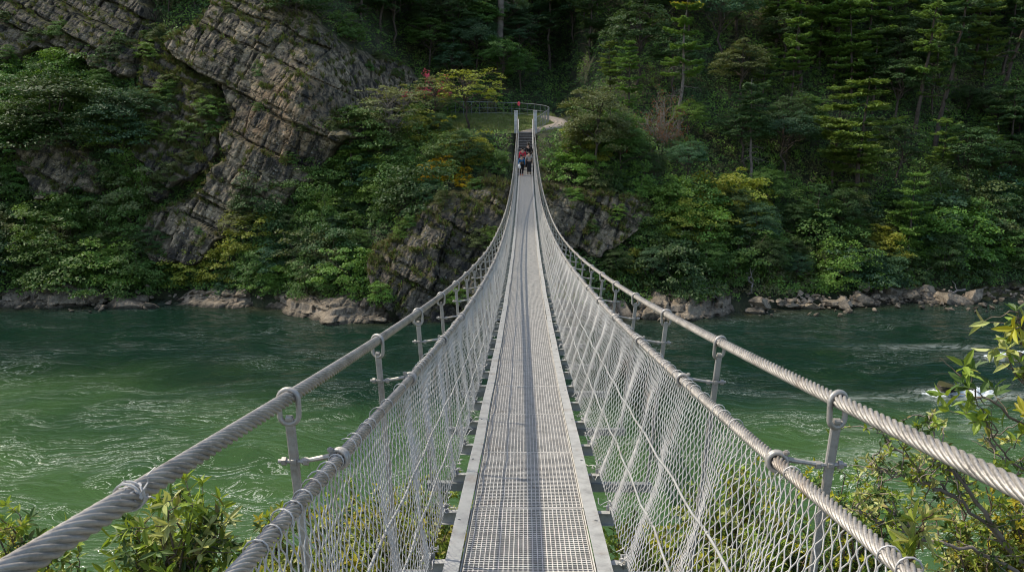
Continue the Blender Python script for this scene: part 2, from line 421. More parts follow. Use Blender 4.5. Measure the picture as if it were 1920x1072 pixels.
# ------------------------------------------------------------------ river, bank, lawn, path
t=NT('river_water'); v0=t.coord()
wn=t.n('ShaderNodeTexNoise',{'Vector':v0,'Scale':.13,'Detail':3.}).outputs['Color']
wn=t.n('ShaderNodeVectorMath',{0:wn,1:(.5,.5,.5)},operation='SUBTRACT').outputs[0]
ws=t.n('ShaderNodeVectorMath',{0:wn},operation='SCALE'); ws.inputs['Scale'].default_value=7.
v=t.n('ShaderNodeVectorMath',{0:v0,1:ws.outputs[0]},operation='ADD').outputs[0]
vs=t.map(v,scale=(.55,1.6,1),rot=(0,0,math.radians(8)))
n1=t.noise(vs,.55,3,.5,1.6); n2=t.noise(vs,2.2,4,.6,1.2); n3=t.noise(vs,8.,3,.6,.8)
hgt=t.math('ADD',t.math('MULTIPLY',n1,1.3),t.math('ADD',t.math('MULTIPLY',n2,.30),t.math('MULTIPLY',n3,.045)))
big=t.noise(t.map(v,scale=(.5,1.2,1)),.10,4,.55,.6)
far_shade=t.n('ShaderNodeAttribute',attribute_name='depth').outputs['Fac']
water_col=t.mix(t.ramp(t.math('ADD',far_shade,t.math('MULTIPLY',t.math('SUBTRACT',big,.5),1.1)),[(.25,0.),(.75,1.)]),(.038,.079,.028),(.008,.028,.017))  # lit green near, shaded teal far, put into the base colour
at_=t.n('ShaderNodeAttribute',attribute_name='shallow').outputs['Fac']
water_col=t.mix(t.math('MULTIPLY',at_,t.ramp(t.noise(v,1.3,5,.6),[(.3,.3),(.7,1.)])),water_col,(.075,.062,.035))
# froth streaks and painted sun glints drawn out along the current
fn=t.noise(t.map(v,scale=(.42,2.4,1),rot=(0,0,math.radians(10))),.95,5,.6,2.8)
band=t.ramp(t.noise(t.map(v,scale=(.5,1.,1)),.28,3,.6,.8),[(.46,0.),(.60,1.)])
spk=t.noise(v,16.,3,.7)
foam_glint=t.math('MULTIPLY',t.math('MULTIPLY',t.ramp(fn,[(.525,0.),(.545,1.),(.555,1.),(.575,0.)]),band),t.ramp(spk,[(.40,.0),(.60,1.)]))
glint_dots=t.math('MULTIPLY',t.ramp(t.noise(t.map(v,scale=(1,1.7,1)),22.,2,.6),[(.715,0.),(.74,1.)]),t.ramp(n1,[(.4,0.),(.7,1.)]))  # bright specks painted in as sparkle on the ripples
foam_glint=t.math('MULTIPLY',foam_glint,t.math('SUBTRACT',1.,t.math('MULTIPLY',far_shade,.55)))
foam_glint=t.math('MAXIMUM',foam_glint,t.math('MULTIPLY',glint_dots,.9))
fat=t.n('ShaderNodeAttribute',attribute_name='rapid').outputs['Fac']
fr=t.math('MULTIPLY',fat,t.ramp(t.noise(t.map(v,scale=(.7,1.5,1)),1.8,6,.7,1.4),[(.42,0.),(.58,1.)]))
foam_glint=t.math('MAXIMUM',foam_glint,fr)
col=t.mix(t.math('MULTIPLY',foam_glint,.85),water_col,(.62,.66,.60))
p=t.bsdf(Base_Color=col,Roughness=t.math('ADD',.07,t.math('MULTIPLY',foam_glint,.5)),Normal=t.bump(hgt,.42,.35),IOR=1.33)
M['water']=t.m
wx=np.concatenate([np.arange(-220,-45,8),np.arange(-45,50,.5),np.arange(50,220,8)]); wy=np.arange(-12,75,.5)
WX,WY=np.meshgrid(wx,wy,indexing='ij')
wob=fbm(WX*.3,WY*.6,2,3)*.10+fbm(WX*.9,WY*1.7,5,3)*.05
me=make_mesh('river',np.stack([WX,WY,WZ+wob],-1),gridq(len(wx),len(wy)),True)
shoreY=hillY(WX,np.full(WX.shape,WZ))
a=me.attributes.new('shallow','FLOAT','POINT'); a.data.foreach_set('value',(np.clip(1-(shoreY-WY)/3.2,0,1)**1.3).ravel().astype(np.float32))
a=me.attributes.new('depth','FLOAT','POINT'); a.data.foreach_set('value',(sstep(17,46,WY+.10*WX+fbm(WX*.08,WY*.1,3,3)*5)).ravel().astype(np.float32))  # grades in painted far shade and hill reflection along with the deeper channel
rap=np.zeros(WX.shape)
for (px,py,rx,ry) in [(1790,735,1.9,.55),(1835,742,2.2,.5),(1910,668,2.2,.8),(1640,850,1.1,.5),(1700,800,2.,.25),(1650,745,3,.3),(1750,650,4,.4)]:
    q=at(px,py,1.); k=WZ/q[2]; rap=np.maximum(rap,np.exp(-((WX-q[0]*k)/rx)**2-((WY-k)/ry)**2)*(1. if py in (735,668,742) else .55))
a=me.attributes.new('rapid','FLOAT','POINT'); a.data.foreach_set('value',rap.ravel().astype(np.float32))
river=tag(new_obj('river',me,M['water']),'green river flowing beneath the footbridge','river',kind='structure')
# near bank under the camera
bx=np.arange(-60,60,.6); by=np.arange(-14,18,.5); BX,BY=np.meshgrid(bx,by,indexing='ij')
def bankZ(x,y): return -2.95-.62*np.maximum(y+.5,0)-.012*np.abs(x)+fbm(np.asarray(x)*.5,np.asarray(y)*.5,3,3)*.25
bank=new_obj('riverbank',make_mesh('riverbank',np.stack([BX,BY,bankZ(BX,BY)],-1),gridq(len(bx),len(by)),True),M['soil'])
tag(bank,'steep near river bank below the start of the footbridge','riverbank',kind='structure')
# lawn
def lawnZ(Y): return .42+.16*(Y-61)
lx=np.linspace(-13,3.6,50); ly=np.linspace(60.7,72.5,40); LX,LY=np.meshgrid(lx,ly,indexing='ij')
LZ=lawnZ(LY)+.06*fbm(LX*.8,LY*.8,1,2)-.9*sstep(2.2,3.6,LX)
w_=W(LX,LY,LZ)
lawn=new_obj('lawn',make_mesh('lawn',np.stack(w_,-1),gridq(50,40),True),None)
t=NT('lawn_ground'); v=t.coord(); n=t.noise(v,1.4,6,.65); t.bsdf(Base_Color=t.ramp(n,[(.3,(.06,.085,.022)),(.6,(.13,.16,.04)),(.75,(.18,.16,.07))]),Roughness=.9); lawn.data.materials.append(t.m)
tag(lawn,'small sloping lawn at the top of the far stairs','lawn',kind='structure')
# path ribbon
pc=np.array([(0,60.55),(.35,61.3),(1.0,62.4),(1.9,63.6),(2.75,64.9),(3.0,66.0),(2.75,67.1),(2.3,68.2),(1.6,69.6)])
tt=np.linspace(0,len(pc)-1,50); pcs=np.stack([np.interp(tt,range(len(pc)),pc[:,k]) for k in (0,1)],-1)
for _ in range(6): pcs[1:-1]=(pcs[:-2]+2*pcs[1:-1]+pcs[2:])/4
tg=np.gradient(pcs,axis=0); tg/=np.linalg.norm(tg,axis=1,keepdims=True); nr=np.stack([tg[:,1],-tg[:,0]],-1)
mb=MB(); hw=.52+.08*np.sin(tt*2.1)
rows=[]
for s_,dz in ((-1.25,-.25),(-1,.07),(0,.09),(1,.07),(1.25,-.25)):
    P=pcs+nr*(hw*s_)[:,None]; rows.append(np.stack(W(P[:,0],P[:,1],lawnZ(P[:,1])+dz+.03),-1))
V=np.stack(rows,1)
path=new_obj('path',make_mesh('path',V.reshape(-1,3),gridq(50,5),True),M['path_gravel'])
tag(path,'pale gravel path curving away from the far stairs','path',kind='structure')
# ------------------------------------------------------------------ the bridge
def zdeck(d):
    d=np.asarray(d,float); return -3.9+np.where(d<29,.0023,.00205)*(d-29)**2+.09*np.maximum(d-55.3,0)**1.7
def zmain(d):
    d=np.asarray(d,float); return -2.9+np.where(d<29,.0055*np.abs(d-29)**1.8,.00167*np.abs(d-29)**2.3)
def zhand(d):
    d=np.asarray(d,float); return -2.94+np.where(d<29,.00258*(d-29)**2,.00150*np.abs(d-29)**2.28)
def xmain(d,s): return np.interp(d,[0,25,60],[-.87,-.85,-.58]) if s<0 else np.interp(d,[0,12,35,60],[1.14,1.13,.92,.58])
def xhand(d,s): return np.interp(d,[0,3,8,25,60],[-.69,-.69,-.655,-.65,-.53]) if s<0 else np.interp(d,[0,12,35,60],[.93,.93,.72,.53])
BR=empty('suspension_footbridge',(0,0,0),-YAW)
tag(BR,'grey steel suspension footbridge with chain link sides crossing the river','footbridge')
D0,D1=-1.6,57.95
# rails
def prof_sweep(d,xc,zc,prof):     # prof: closed list of (x,z)
    P=np.array(prof,float); n=len(d); m=len(P)
    V=np.stack([xc[:,None]+P[None,:,0],np.broadcast_to(d[:,None],(n,m)),zc[:,None]+P[None,:,1]],-1)
    I,J=np.meshgrid(np.arange(n-1),np.arange(m),indexing='ij'); J2=(J+1)%m
    return V.reshape(-1,3),np.stack([I*m+J,I*m+J2,(I+1)*m+J2,(I+1)*m+J],-1).reshape(-1,4)
ds=np.arange(D0,D1+.01,.35)
for s in (-1,1):
    mb=MB()
    pr=[(-.046,.008),(.046,.008),(.046,-.06),(.041,-.06),(.041,.002),(-.046,.002)]
    pr=[(x*s,z) for x,z in pr]
    wob=.006*fbm(ds*.7,ds*0+s,2,2)
    mb.add(*prof_sweep(ds,np.full(len(ds),.450*s+.02)+wob,zdeck(ds)+.012,pr))
    for d in np.arange(.9,25,1.4): mb.box((.455*s+.02+.012*s,d,float(zdeck(d))+.025),(.018,.018,.008))
    mb.obj('edge_rail',M['galvanised'],BR)
# deck panels
pl=1.4; mb=MB()
nl=27; xs=np.linspace(-.385,.385,nl)
for i,x in enumerate(xs): mb.box((x,pl/2,-.006),(.0058,pl-.012,.008))
ys=np.arange(.012,pl-.008,.0325)
for y in ys: mb.box((0,y,-.0165),(.77,.0088,.031))
for y in (.006,pl-.006): mb.box((0,y,-.018),(.80,.008,.036))
for x in (-.398,.398): mb.box((x,pl/2,-.018),(.008,pl-.004,.036))
pm=mb.mesh('deck_panel'); pm.materials.append(M['grating'])
for k,d in enumerate(np.arange(D0,D1-pl+.2,pl)):
    o=bpy.data.objects.new('deck_panel',pm); COL.objects.link(o); o.parent=BR
    za,zb=float(zdeck(d)),float(zdeck(d+pl))
    o.location=(.02+rng.normal(0,.003),d,za+rng.normal(0,.002)); o.rotation_euler=(math.atan2(zb-za,pl),0,0); o.scale=(1,math.hypot(pl,zb-za)/pl,1)
# cross beams
cbm=MB(); 
cbm.box((0,0,0),(1.26,.05,.006)); cbm.box((0,0,-.045),(1.26,.006,.084)); cbm.box((0,0,-.09),(1.26,.05,.006))
for s in (-1,1):
    cbm.box((s*.615,.0,.02),(.035,.07,.03)); cbm.box((s*.60,.03,.016),(.05,.012,.05))
cm=cbm.mesh('cross_beam'); cm.materials.append(M['galvanised'])
for d in 2.8+.875*np.arange(-4,62):
    o=bpy.data.objects.new('cross_beam',cm); COL.objects.link(o); o.parent=BR; o.location=(.02,d,float(zdeck(d))-.045)
# cables with twisted strands
def cable(name,fx,fz,R,s,lay,d1=60.2):
    da=np.arange(D0,16,.014); db=np.arange(16,d1,.25)
    mb=MB()
    for (d,sides,tw) in ((da,48,True),(np.r_[da[-1],db],10,False)):
        c=np.stack([fx(d,s),d,fz(d)],-1); tg=np.gradient(c,axis=0); tg/=np.linalg.norm(tg,axis=1,keepdims=True)
        a=np.cross(tg,[1,0,0]); a/=np.linalg.norm(a,axis=1,keepdims=True); b=np.cross(tg,a)
        th=np.arange(sides)*2*PI/sides
        if tw:
            r=np.broadcast_to(R*(.66+.40*np.abs(np.sin(4*th))**.55)[None],(len(d),sides)); ph=th[None]+2*PI*d[:,None]/lay
        else: r=np.full((len(d),sides),R*.95); ph=np.broadcast_to(th[None],(len(d),sides))
        V=c[:,None]+r[:,:,None]*(np.cos(ph)[:,:,None]*a[:,None]+np.sin(ph)[:,:,None]*b[:,None])
        I,J=np.meshgrid(np.arange(len(d)-1),np.arange(sides),indexing='ij'); J2=(J+1)%sides
        mb.add(V.reshape(-1,3),np.stack([I*sides+J,I*sides+J2,(I+1)*sides+J2,(I+1)*sides+J],-1).reshape(-1,4))
    return mb.obj(name,M['cable_steel'],BR,True)
MC={}; HC={}
for s in (-1,1):
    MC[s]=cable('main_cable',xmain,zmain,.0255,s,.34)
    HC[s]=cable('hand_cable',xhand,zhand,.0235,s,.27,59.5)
# frayed wire knot on the main cable
mb=MB(); c=np.array([float(xmain(1.62,-1)),1.62,float(zmain(1.62))])
th=np.linspace(0,4*PI,40); mb.tubes(np.stack([c[0]+.033*np.cos(th),c[1]+th*.0022,c[2]+.033*np.sin(th)],-1),.0028,5)
for k in range(9):
    a=rng.normal(0,1,3); a/=np.linalg.norm(a); L=rng.uniform(.03,.06); u=np.linspace(0,1,6)[:,None]
    p0=c+np.array([.02,0,.01])+rng.normal(0,.01,3); P=p0+a*L*u+rng.normal(0,.006,(6,3))*u
    mb.tubes(P,.0028*(1-u[:,0]*.5),5)
mb.obj('wire_tie',M['wire_mesh'],MC[-1])
# side nets of interlinked wires
def netpt(d,tv,s):
    d=np.asarray(d,float); tv=np.clip(np.asarray(tv,float),0,1)
    xt,zt=xhand(d,s)-s*.006,zhand(d)-.012
    k=(d-2.8)/.875; sc=np.abs(np.sin(PI*k))
    xb=s*(.575+.03*(1-sc))+.02; zb=zdeck(d)-.005+.05*sc*sc+.02*fbm(d*1.7,tv*0+s,7,2)
    bul=np.sin(PI*tv)
    x=xt+(xb-xt)*tv**(1.12)+bul*(.030*fbm(d*.8,tv*2,3+s,3)+.02*np.sin(PI*(d-2.8)/.875*2+s))*1.0
    x=x+.018*bul*fbm(d*3.1,tv*2.5,8+s,2)
    z=zt+(zb-zt)*tv
    return x,d+.05*bul*fbm(d*.9,tv*1.3,6+s,2)+.10*tv*(1-tv)*np.sin(d*1.9),z
pitch=.030
for s in (-1,1):
    mb=MB()
    for (dA,dB,nv,rad,sd) in ((-.6,9,14,.0025,6),(9,22,14,.0025,4),(22,58.4,14,.0024,3)):
        base=np.arange(dA,dB,pitch); n=2*nv+1
        k=np.arange(n); tv=np.clip(k/(n-1.),0,1)
        zz=np.where(k%2==0,-.5,.5)*pitch*1.10
        Dm=base[:,None]+zz[None]*np.where(np.arange(len(base))%2==0,1,-1)[:,None]+rng.normal(0,.0022,(len(base),n)); TV=np.broadcast_to(tv[None],Dm.shape)+rng.normal(0,.0022,Dm.shape)
        x,y,z=netpt(Dm,TV,s)
        x=x+np.where(k%2==0,.003,-.003)[None]
        P=np.stack([x,y,z],-1)
        mid=(P[:,1:]+P[:,:-1])/2
        # pull corners round: two points either side of each bend
        A=P[:,:-1]*.82+P[:,1:]*.18; B=P[:,:-1]*.18+P[:,1:]*.82
        Q=np.stack([A,B],2).reshape(len(base),-1,3)
        mb.tubes(Q,rad,sd,ref=(1,.02,.03))
    net=mb.obj('side_net',M['wire_mesh'],BR,True)
    # hooked wire ends and ties along the hand cable and the lower edge
    mb=MB()
    for d in np.arange(-.4,30,.105):
        if rng.random()<.45: continue
        c=np.array([float(xhand(d,s)),d,float(zhand(d))])
        a0=rng.uniform(-.5,.8); th=np.linspace(a0-2.6,a0+rng.uniform(1.2,2.6),9)
        rr=.0265+np.linspace(0,1,9)**2*rng.uniform(.0,.022)
        P=np.stack([c[0]+s*rr*np.sin(th),np.full(9,d)+np.linspace(0,rng.uniform(-.02,.02),9),c[2]+rr*np.cos(th)],-1)
        mb.tubes(P,.0027,5)
    for d in 2.8+.875*np.arange(-2,40):
        for q in range(7):
            x,y,z=netpt(d+rng.normal(0,.06),.985,s); p0=np.array([float(x),float(y),float(z)])
            P=p0+np.cumsum(rng.normal(0,.017,(7,3)),0); mb.tubes(P,.0036,4)
    mb.obj('tie_wire',M['wire_mesh'],net,True)['kind']='stuff'
    for tv in (.415,.69):
        d=np.arange(-1.2,56,.25); x,y,z=netpt(d,np.full(len(d),tv),s)
        mb=MB(); wl=.012*fbm(d*.5,d*0,tv*9+s,2)
        x=np.array(x);z=np.array(z)
        for _ in range(12): x[1:-1]=(x[:-2]+2*x[1:-1]+x[2:])/4
        mb.tubes(np.stack([x-s*.02+wl,d,z+wl],-1),.0068,6); mb.obj('guide_wire',M['galvanised'],BR,True)
# hangers
def ring_pts(w,h,n=28):           # stadium in XZ
    th=np.linspace(0,2*PI,n,endpoint=False); x=np.cos(th)*w; z=np.sin(th)*w+np.sign(np.sin(th))*(h-w)
    return np.stack([x,th*0,z],-1)
mb=MB(); mb.tubes(ring_pts(.036,.066),.0105,9,ref=(0,1,0),closed=True); ringm=mb.mesh('shackle_link',True); ringm.materials.append(M['fitting'])
mb=MB(); th=np.linspace(0,2*PI,22,endpoint=False)
mb.tubes(np.stack([.0335*np.cos(th),th*0-.009,.0335*np.sin(th)],-1),.0095,8,ref=(0,1,0),closed=True)
mb.tubes(np.stack([.0335*np.cos(th),th*0+.009,.0335*np.sin(th)],-1),.0095,8,ref=(0,1,0),closed=True)
clampm=mb.mesh('cable_clamp',True); clampm.materials.append(M['fitting'])
def hexnut(r,w):
    mb=MB(); mb.tubes(np.array([[-w/2,0,0],[w/2,0,0]]),r,6,ref=(0,1,0),cap=True); return mb
mb=hexnut(.016,.02); mb.tubes(np.array([[-.05,0,0],[.06,0,0]]),.0085,8,ref=(0,1,0),cap=True); mb.tubes(np.array([[.03,0,0],[.046,0,0]]),.017,6,ref=(0,1,0),cap=True); mb.tubes(np.array([[-.052,0,0],[-.036,0,0]]),.0165,6,ref=(0,1,0),cap=True)
boltm=mb.mesh('bolt'); boltm.materials.append(M['fitting'])
HD=2.8+1.75*np.arange(-1,31)
for d in HD:          # longer beams carry the hangers
    xa,xb=float(xmain(d,-1))*.90-.04,float(xmain(d,1))*.90+.04; zz=float(zdeck(d))-.15
    mb=MB(); mb.box(((xa+xb)/2,d,zz),(xb-xa,.06,.07)); mb.obj('hanger_beam',M['railing_steel'],BR)
for s in (-1,1):
    for d in HD:
        xm,zm=float(xmain(d,s)),float(zmain(d)); xh,zh=float(xhand(d,s)),float(zhand(d)); zd=float(zdeck(d))
        top=np.array([xm,d,zm-.075]); xo=xh+s*.085
        bot=np.array([xm*.90,d,zd-.14]); zk=min(zh-.012,zm-.17); mid=top+(bot-top)*np.clip((top[2]-zk)/(top[2]-bot[2]),.05,.8)
        u=np.r_[np.linspace(0,1,8)]
        c1=top+(mid-top)*u[:,None]; c2=mid+(bot-mid)*u[1:,None]; c=np.r_[c1,c2]
        mb=MB(); n=len(c); hwid=np.r_[.014,np.full(7,.0175),np.linspace(.0165,.011,n-8)]; 
        # flat bar swept along c, wide in X, thin in Y, bevelled corners
        V=[];
        for (fx_,fy_) in ((-1,-.6),(-.75,-1),(.75,-1),(1,-.6),(1,.6),(.75,1),(-.75,1),(-1,.6)):
            V.append(c+np.stack([hwid*fx_,np.full(n,.008*fy_),np.zeros(n)],-1))
        V=np.stack(V,1); m=8
        I,J=np.meshgrid(np.arange(n-1),np.arange(m),indexing='ij'); J2=(J+1)%m
        q=np.stack([I*m+J,(I+1)*m+J,(I+1)*m+J2,I*m+J2],-1).reshape(-1,4)
        mb.add(V.reshape(-1,3),q); 
        mb.tubes(np.array([[top[0]-.011,d,top[2]-.004],[top[0]+.011,d,top[2]-.004]]),.0135,10,ref=(0,1,0),cap=True)
        hob=mb.obj('hanger',M['fitting'],BR); shade_auto(hob,35)
        def sub(nm,me,loc,rot=(0,0,0)):
            o=bpy.data.objects.new(nm,me); COL.objects.link(o); o.parent=hob; o.location=loc; o.rotation_euler=rot
        sub('shackle_link',ringm,(xm,d,zm-.034),(rng.normal(0,.05),0,rng.normal(0,.3)))
        sub('bolt',boltm,(mid[0],d,mid[2]-.0),(0,0,0 if s>0 else PI))
        sub('cable_clamp',clampm,(xh,d,zh),(math.atan(float(zhand(d+.1)-zhand(d-.1))/.2),0,rng.normal(0,.12)))
        m2=MB(); a=np.array([mid[0]-s*.03,d,mid[2]]); b=np.array([xh+s*.03,d-.008,zh+.012])
        m2.tubes(np.stack([a,(a*.7+b*.3),b]),[.013,.0085,.0115],8,cap=True); m2.tubes(np.array([b+[0,0,-.02],b+[0,0,.034]]),.0065,6,cap=True); m2.tubes(np.array([b+[0,0,.020],b+[0,0,.03]]),.012,6,cap=True)
        ro=m2.obj('clamp_rod',M['fitting'],hob)
# ------------------------------------------------------------------ far stairs, pillars, railing
ST_=empty('staircase',W(0,58.05,float(zdeck(58))),-YAW)
tag(ST_,'dark wooden staircase climbing from the far bridge end to the lawn','staircase')
zb=float(zdeck(58)); zt=.46; ns=11; run=(60.55-58.05)/ns; rise=(zt-zb)/ns
for k in range(ns):
    mb=MB(); mb.box((0,k*run+run/2+.02,(k+1)*rise-.025),(1.02,run+.05,.05)); tr=mb.obj('tread',M['step_stone'],ST_)
    mb=MB(); mb.box((0,k*run+.03,(k+.5)*rise-.03),(.98,.03,rise-.04)); mb.obj('riser',M['step_wood'],ST_)
for s in (-1,1):
    mb=MB(); mb.beam((s*.54,-.1,-.12),(s*.54,2.5,zt-zb-.12),.05,.28); mb.obj('stringer',M['galvanised'],ST_)
    mb=MB()
    P=np.array([(s*.52,-.2,1.0),(s*.52,2.4,zt-zb+.95)]); mb.tubes(P,.03,8,cap=True)
    mb.tubes(P-[0,0,.45],.018,6,cap=True)
    for y in np.linspace(0,2.4,6): mb.tubes(np.array([(s*.54,y,y/2.5*(zt-zb)),(s*.53,y,y/2.5*(zt-zb)+1.02)]),.022,6)
    mb.obj('handrail',M['galvanised'],ST_)
for s,lab in ((-1,'square concrete gate pillar on the lawn side of the far stairs'),(1,'square concrete gate pillar on the path side of the far stairs')):
    e=empty('gate_pillar',W(s*.71,60.9,.38),-YAW); tag(e,lab,'pillar','concrete pillars flanking the far stairs')
    mb=MB(); mb.box((0,0,.78),(.26,.26,1.60)); o=mb.obj('shaft',M['concrete'],e)
    bv=o.modifiers.new('b','BEVEL'); bv.width=.015
    mb=MB(); mb.box((0,0,1.625),(.31,.31,.09)); o=mb.obj('cap',M['concrete'],e); bv=o.modifiers.new('b','BEVEL'); bv.width=.015
F=empty('railing',W(0,66,lawnZ(66)),-YAW); tag(F,'grey metal railing curving round the lawn behind the pillars','railing')
F.rotation_euler=(0,0,0); F.location=(0,0,0)
fp=np.array([(.86,61.2),(1.15,62.6),(1.5,64.3),(1.85,66.0),(1.95,67.1),(1.7,68.2),(.9,69.3),(-.4,70.1),(-2.2,70.7),(-4.5,71.1),(-7.2,71.4)])
tt=np.linspace(0,len(fp)-1,60); fs=np.stack([np.interp(tt,range(len(fp)),fp[:,k]) for k in (0,1)],-1)
for _ in range(4): fs[1:-1]=(fs[:-2]+2*fs[1:-1]+fs[2:])/4
F3=lambda h,P: np.stack(W(P[:,0],P[:,1],lawnZ(P[:,1])+h),-1)
for h,r in ((1.1,.028),(.62,.016),(.2,.016)):
    mb=MB(); mb.tubes(F3(h,fs),r,6); mb.obj('rail',M['railing_steel'],F,True)
seg=np.r_[0,np.cumsum(np.linalg.norm(np.diff(fs,axis=0),axis=1))]
for q in np.arange(0,seg[-1],.72):
    P=np.array([[np.interp(q,seg,fs[:,0]),np.interp(q,seg,fs[:,1])]])
    b=F3(-.1,P)[0]; tp=F3(1.1,P)[0]; mb=MB(); mb.tubes(np.stack([b,tp]),.022,6); mb.obj('post',M['railing_steel'],F)
# fine mesh panels next to the pillar
mb=MB()
nearp=fs[:22]
for q in np.arange(0,seg[21],.34):
    P=np.array([[np.interp(q,seg,fs[:,0]),np.interp(q,seg,fs[:,1])]]); mb.tubes(np.stack([F3(.05,P)[0],F3(1.1,P)[0]]),.008,3)
mb.obj('mesh_infill',M['railing_steel'],F)
# small round marker hanging on the rail
P=np.array([[-.58,70.05]]); c=F3(1.0,P)[0]; mb=MB()
th=np.linspace(0,2*PI,20,endpoint=False)
mb.tubes(np.stack([c[0]+.07*np.cos(th),np.full(20,c[1]-.06),c[2]+.05+.13*np.sin(th)],-1),.05,8,ref=(0,1,0),closed=True)
o=mb.obj('marker_ring',M['petal_pink'],None,True); tag(o,'small pinkish red ring hanging on the railing by a pillar','ring')
# ------------------------------------------------------------------ plants: generators
def unit(v): return v/(np.linalg.norm(v,axis=-1,keepdims=True)+1e-9)
def cards(C,N,L,Wd,A=None):
    n=len(C); N=unit(N)
    a=unit(np.cross(N,rng.normal(0,1,(n,3)))) if A is None else unit(A-(A*N).sum(-1,keepdims=True)*N)
    b=np.cross(N,a); L=np.broadcast_to(L,n)[:,None]; Wd=np.broadcast_to(Wd,n)[:,None]
    V=np.stack([C-a*L*.5,C+b*Wd*.5-a*L*.05,C+a*L*.5-N*L*.12,C-b*Wd*.5-a*L*.05],1)
    return V.reshape(-1,3),np.arange(n*4).reshape(-1,4)
def rball(n):
    v=unit(rng.normal(0,1,(n,3))); return v*rng.random((n,1))**(1/3.)
def limb(p0,p1,r0,r1,n=7,sag=.1,jit=.05):
    u=np.linspace(0,1,n)[:,None]; p0=np.array(p0,float); p1=np.array(p1,float); L=np.linalg.norm(p1-p0)
    P=p0+(p1-p0)*u; P[:,2]+=sag*L*np.sin(PI*u[:,0]); P[1:-1]+=rng.normal(0,jit*L,(n-2,3))*.6
    return P,np.linspace(r0,r1,n)
def broadleaf(seed,H=8.,R=2.8,h0=.28,ncl=115,nl=95,ls=.18,flat=.42,airy=0.,branchy=16,flatten=.8):
    global rng; sv=rng; rng=np.random.default_rng(seed)
    tb=MB(); lb=MB()
    zc=H*(h0+1)/2; rz=H*(1-h0)/2
    P,r=limb((0,0,-.8),(rng.normal(0,.3),rng.normal(0,.3),H*.82),H*.020,H*.004,9,0,.03); tb.tubes(P,r[None],7)
    d=unit(rng.normal(0,1,(ncl,3))); d[:,2]=np.abs(d[:,2])*1.1-.35*rng.random(ncl)*1.4; d=unit(d)
    k=rng.uniform(.55,1.0,ncl)[:,None]**(.6); lob=1+.30*fbm(d[:,0]*1.7+seed,d[:,1]*1.7,d[:,2]*1.7,3)[:,None]*1.6
    C=d*k*lob*np.array([R,R,rz*flatten])+np.array([0,0,zc])
    for c in C[rng.choice(ncl,branchy,replace=False)]:
        h=min(c[2]-.2,H*.75)*rng.uniform(.55,.9); i=np.argmin(np.abs(P[:,2]-h)); Q,q=limb(P[i],c,H*.007,H*.0015,7,.06,.06); tb.tubes(Q,q[None],5)
        for _ in range(2):
            e=c+rng.normal(0,.5,3); Q2,q2=limb(Q[4],e,H*.003,H*.0012,5,.05,.06); tb.tubes(Q2,q2[None],4)
    cr=rng.uniform(.5,1.15,ncl)*R*.30*(1-.25*airy)
    for c,r_,dd in zip(C,cr,d):
        n=int(nl*rng.uniform(.6,1.3)); o=rball(n); o[:,2]=np.abs(o[:,2])*1.0-.35*(o[:,0]**2+o[:,1]**2)
        p=c+o*np.array([r_,r_,r_*flat]); tilt=dd*.45+np.array([0,0,.9])+rng.normal(0,.42,(n,3))
        lb.add(*cards(p,tilt,ls*rng.uniform(.6,1.25,n),ls*rng.uniform(.4,.75,n)))
    a=tb.mesh('trunk',True); b=lb.mesh('crown',False); rng=sv; return a,b,H
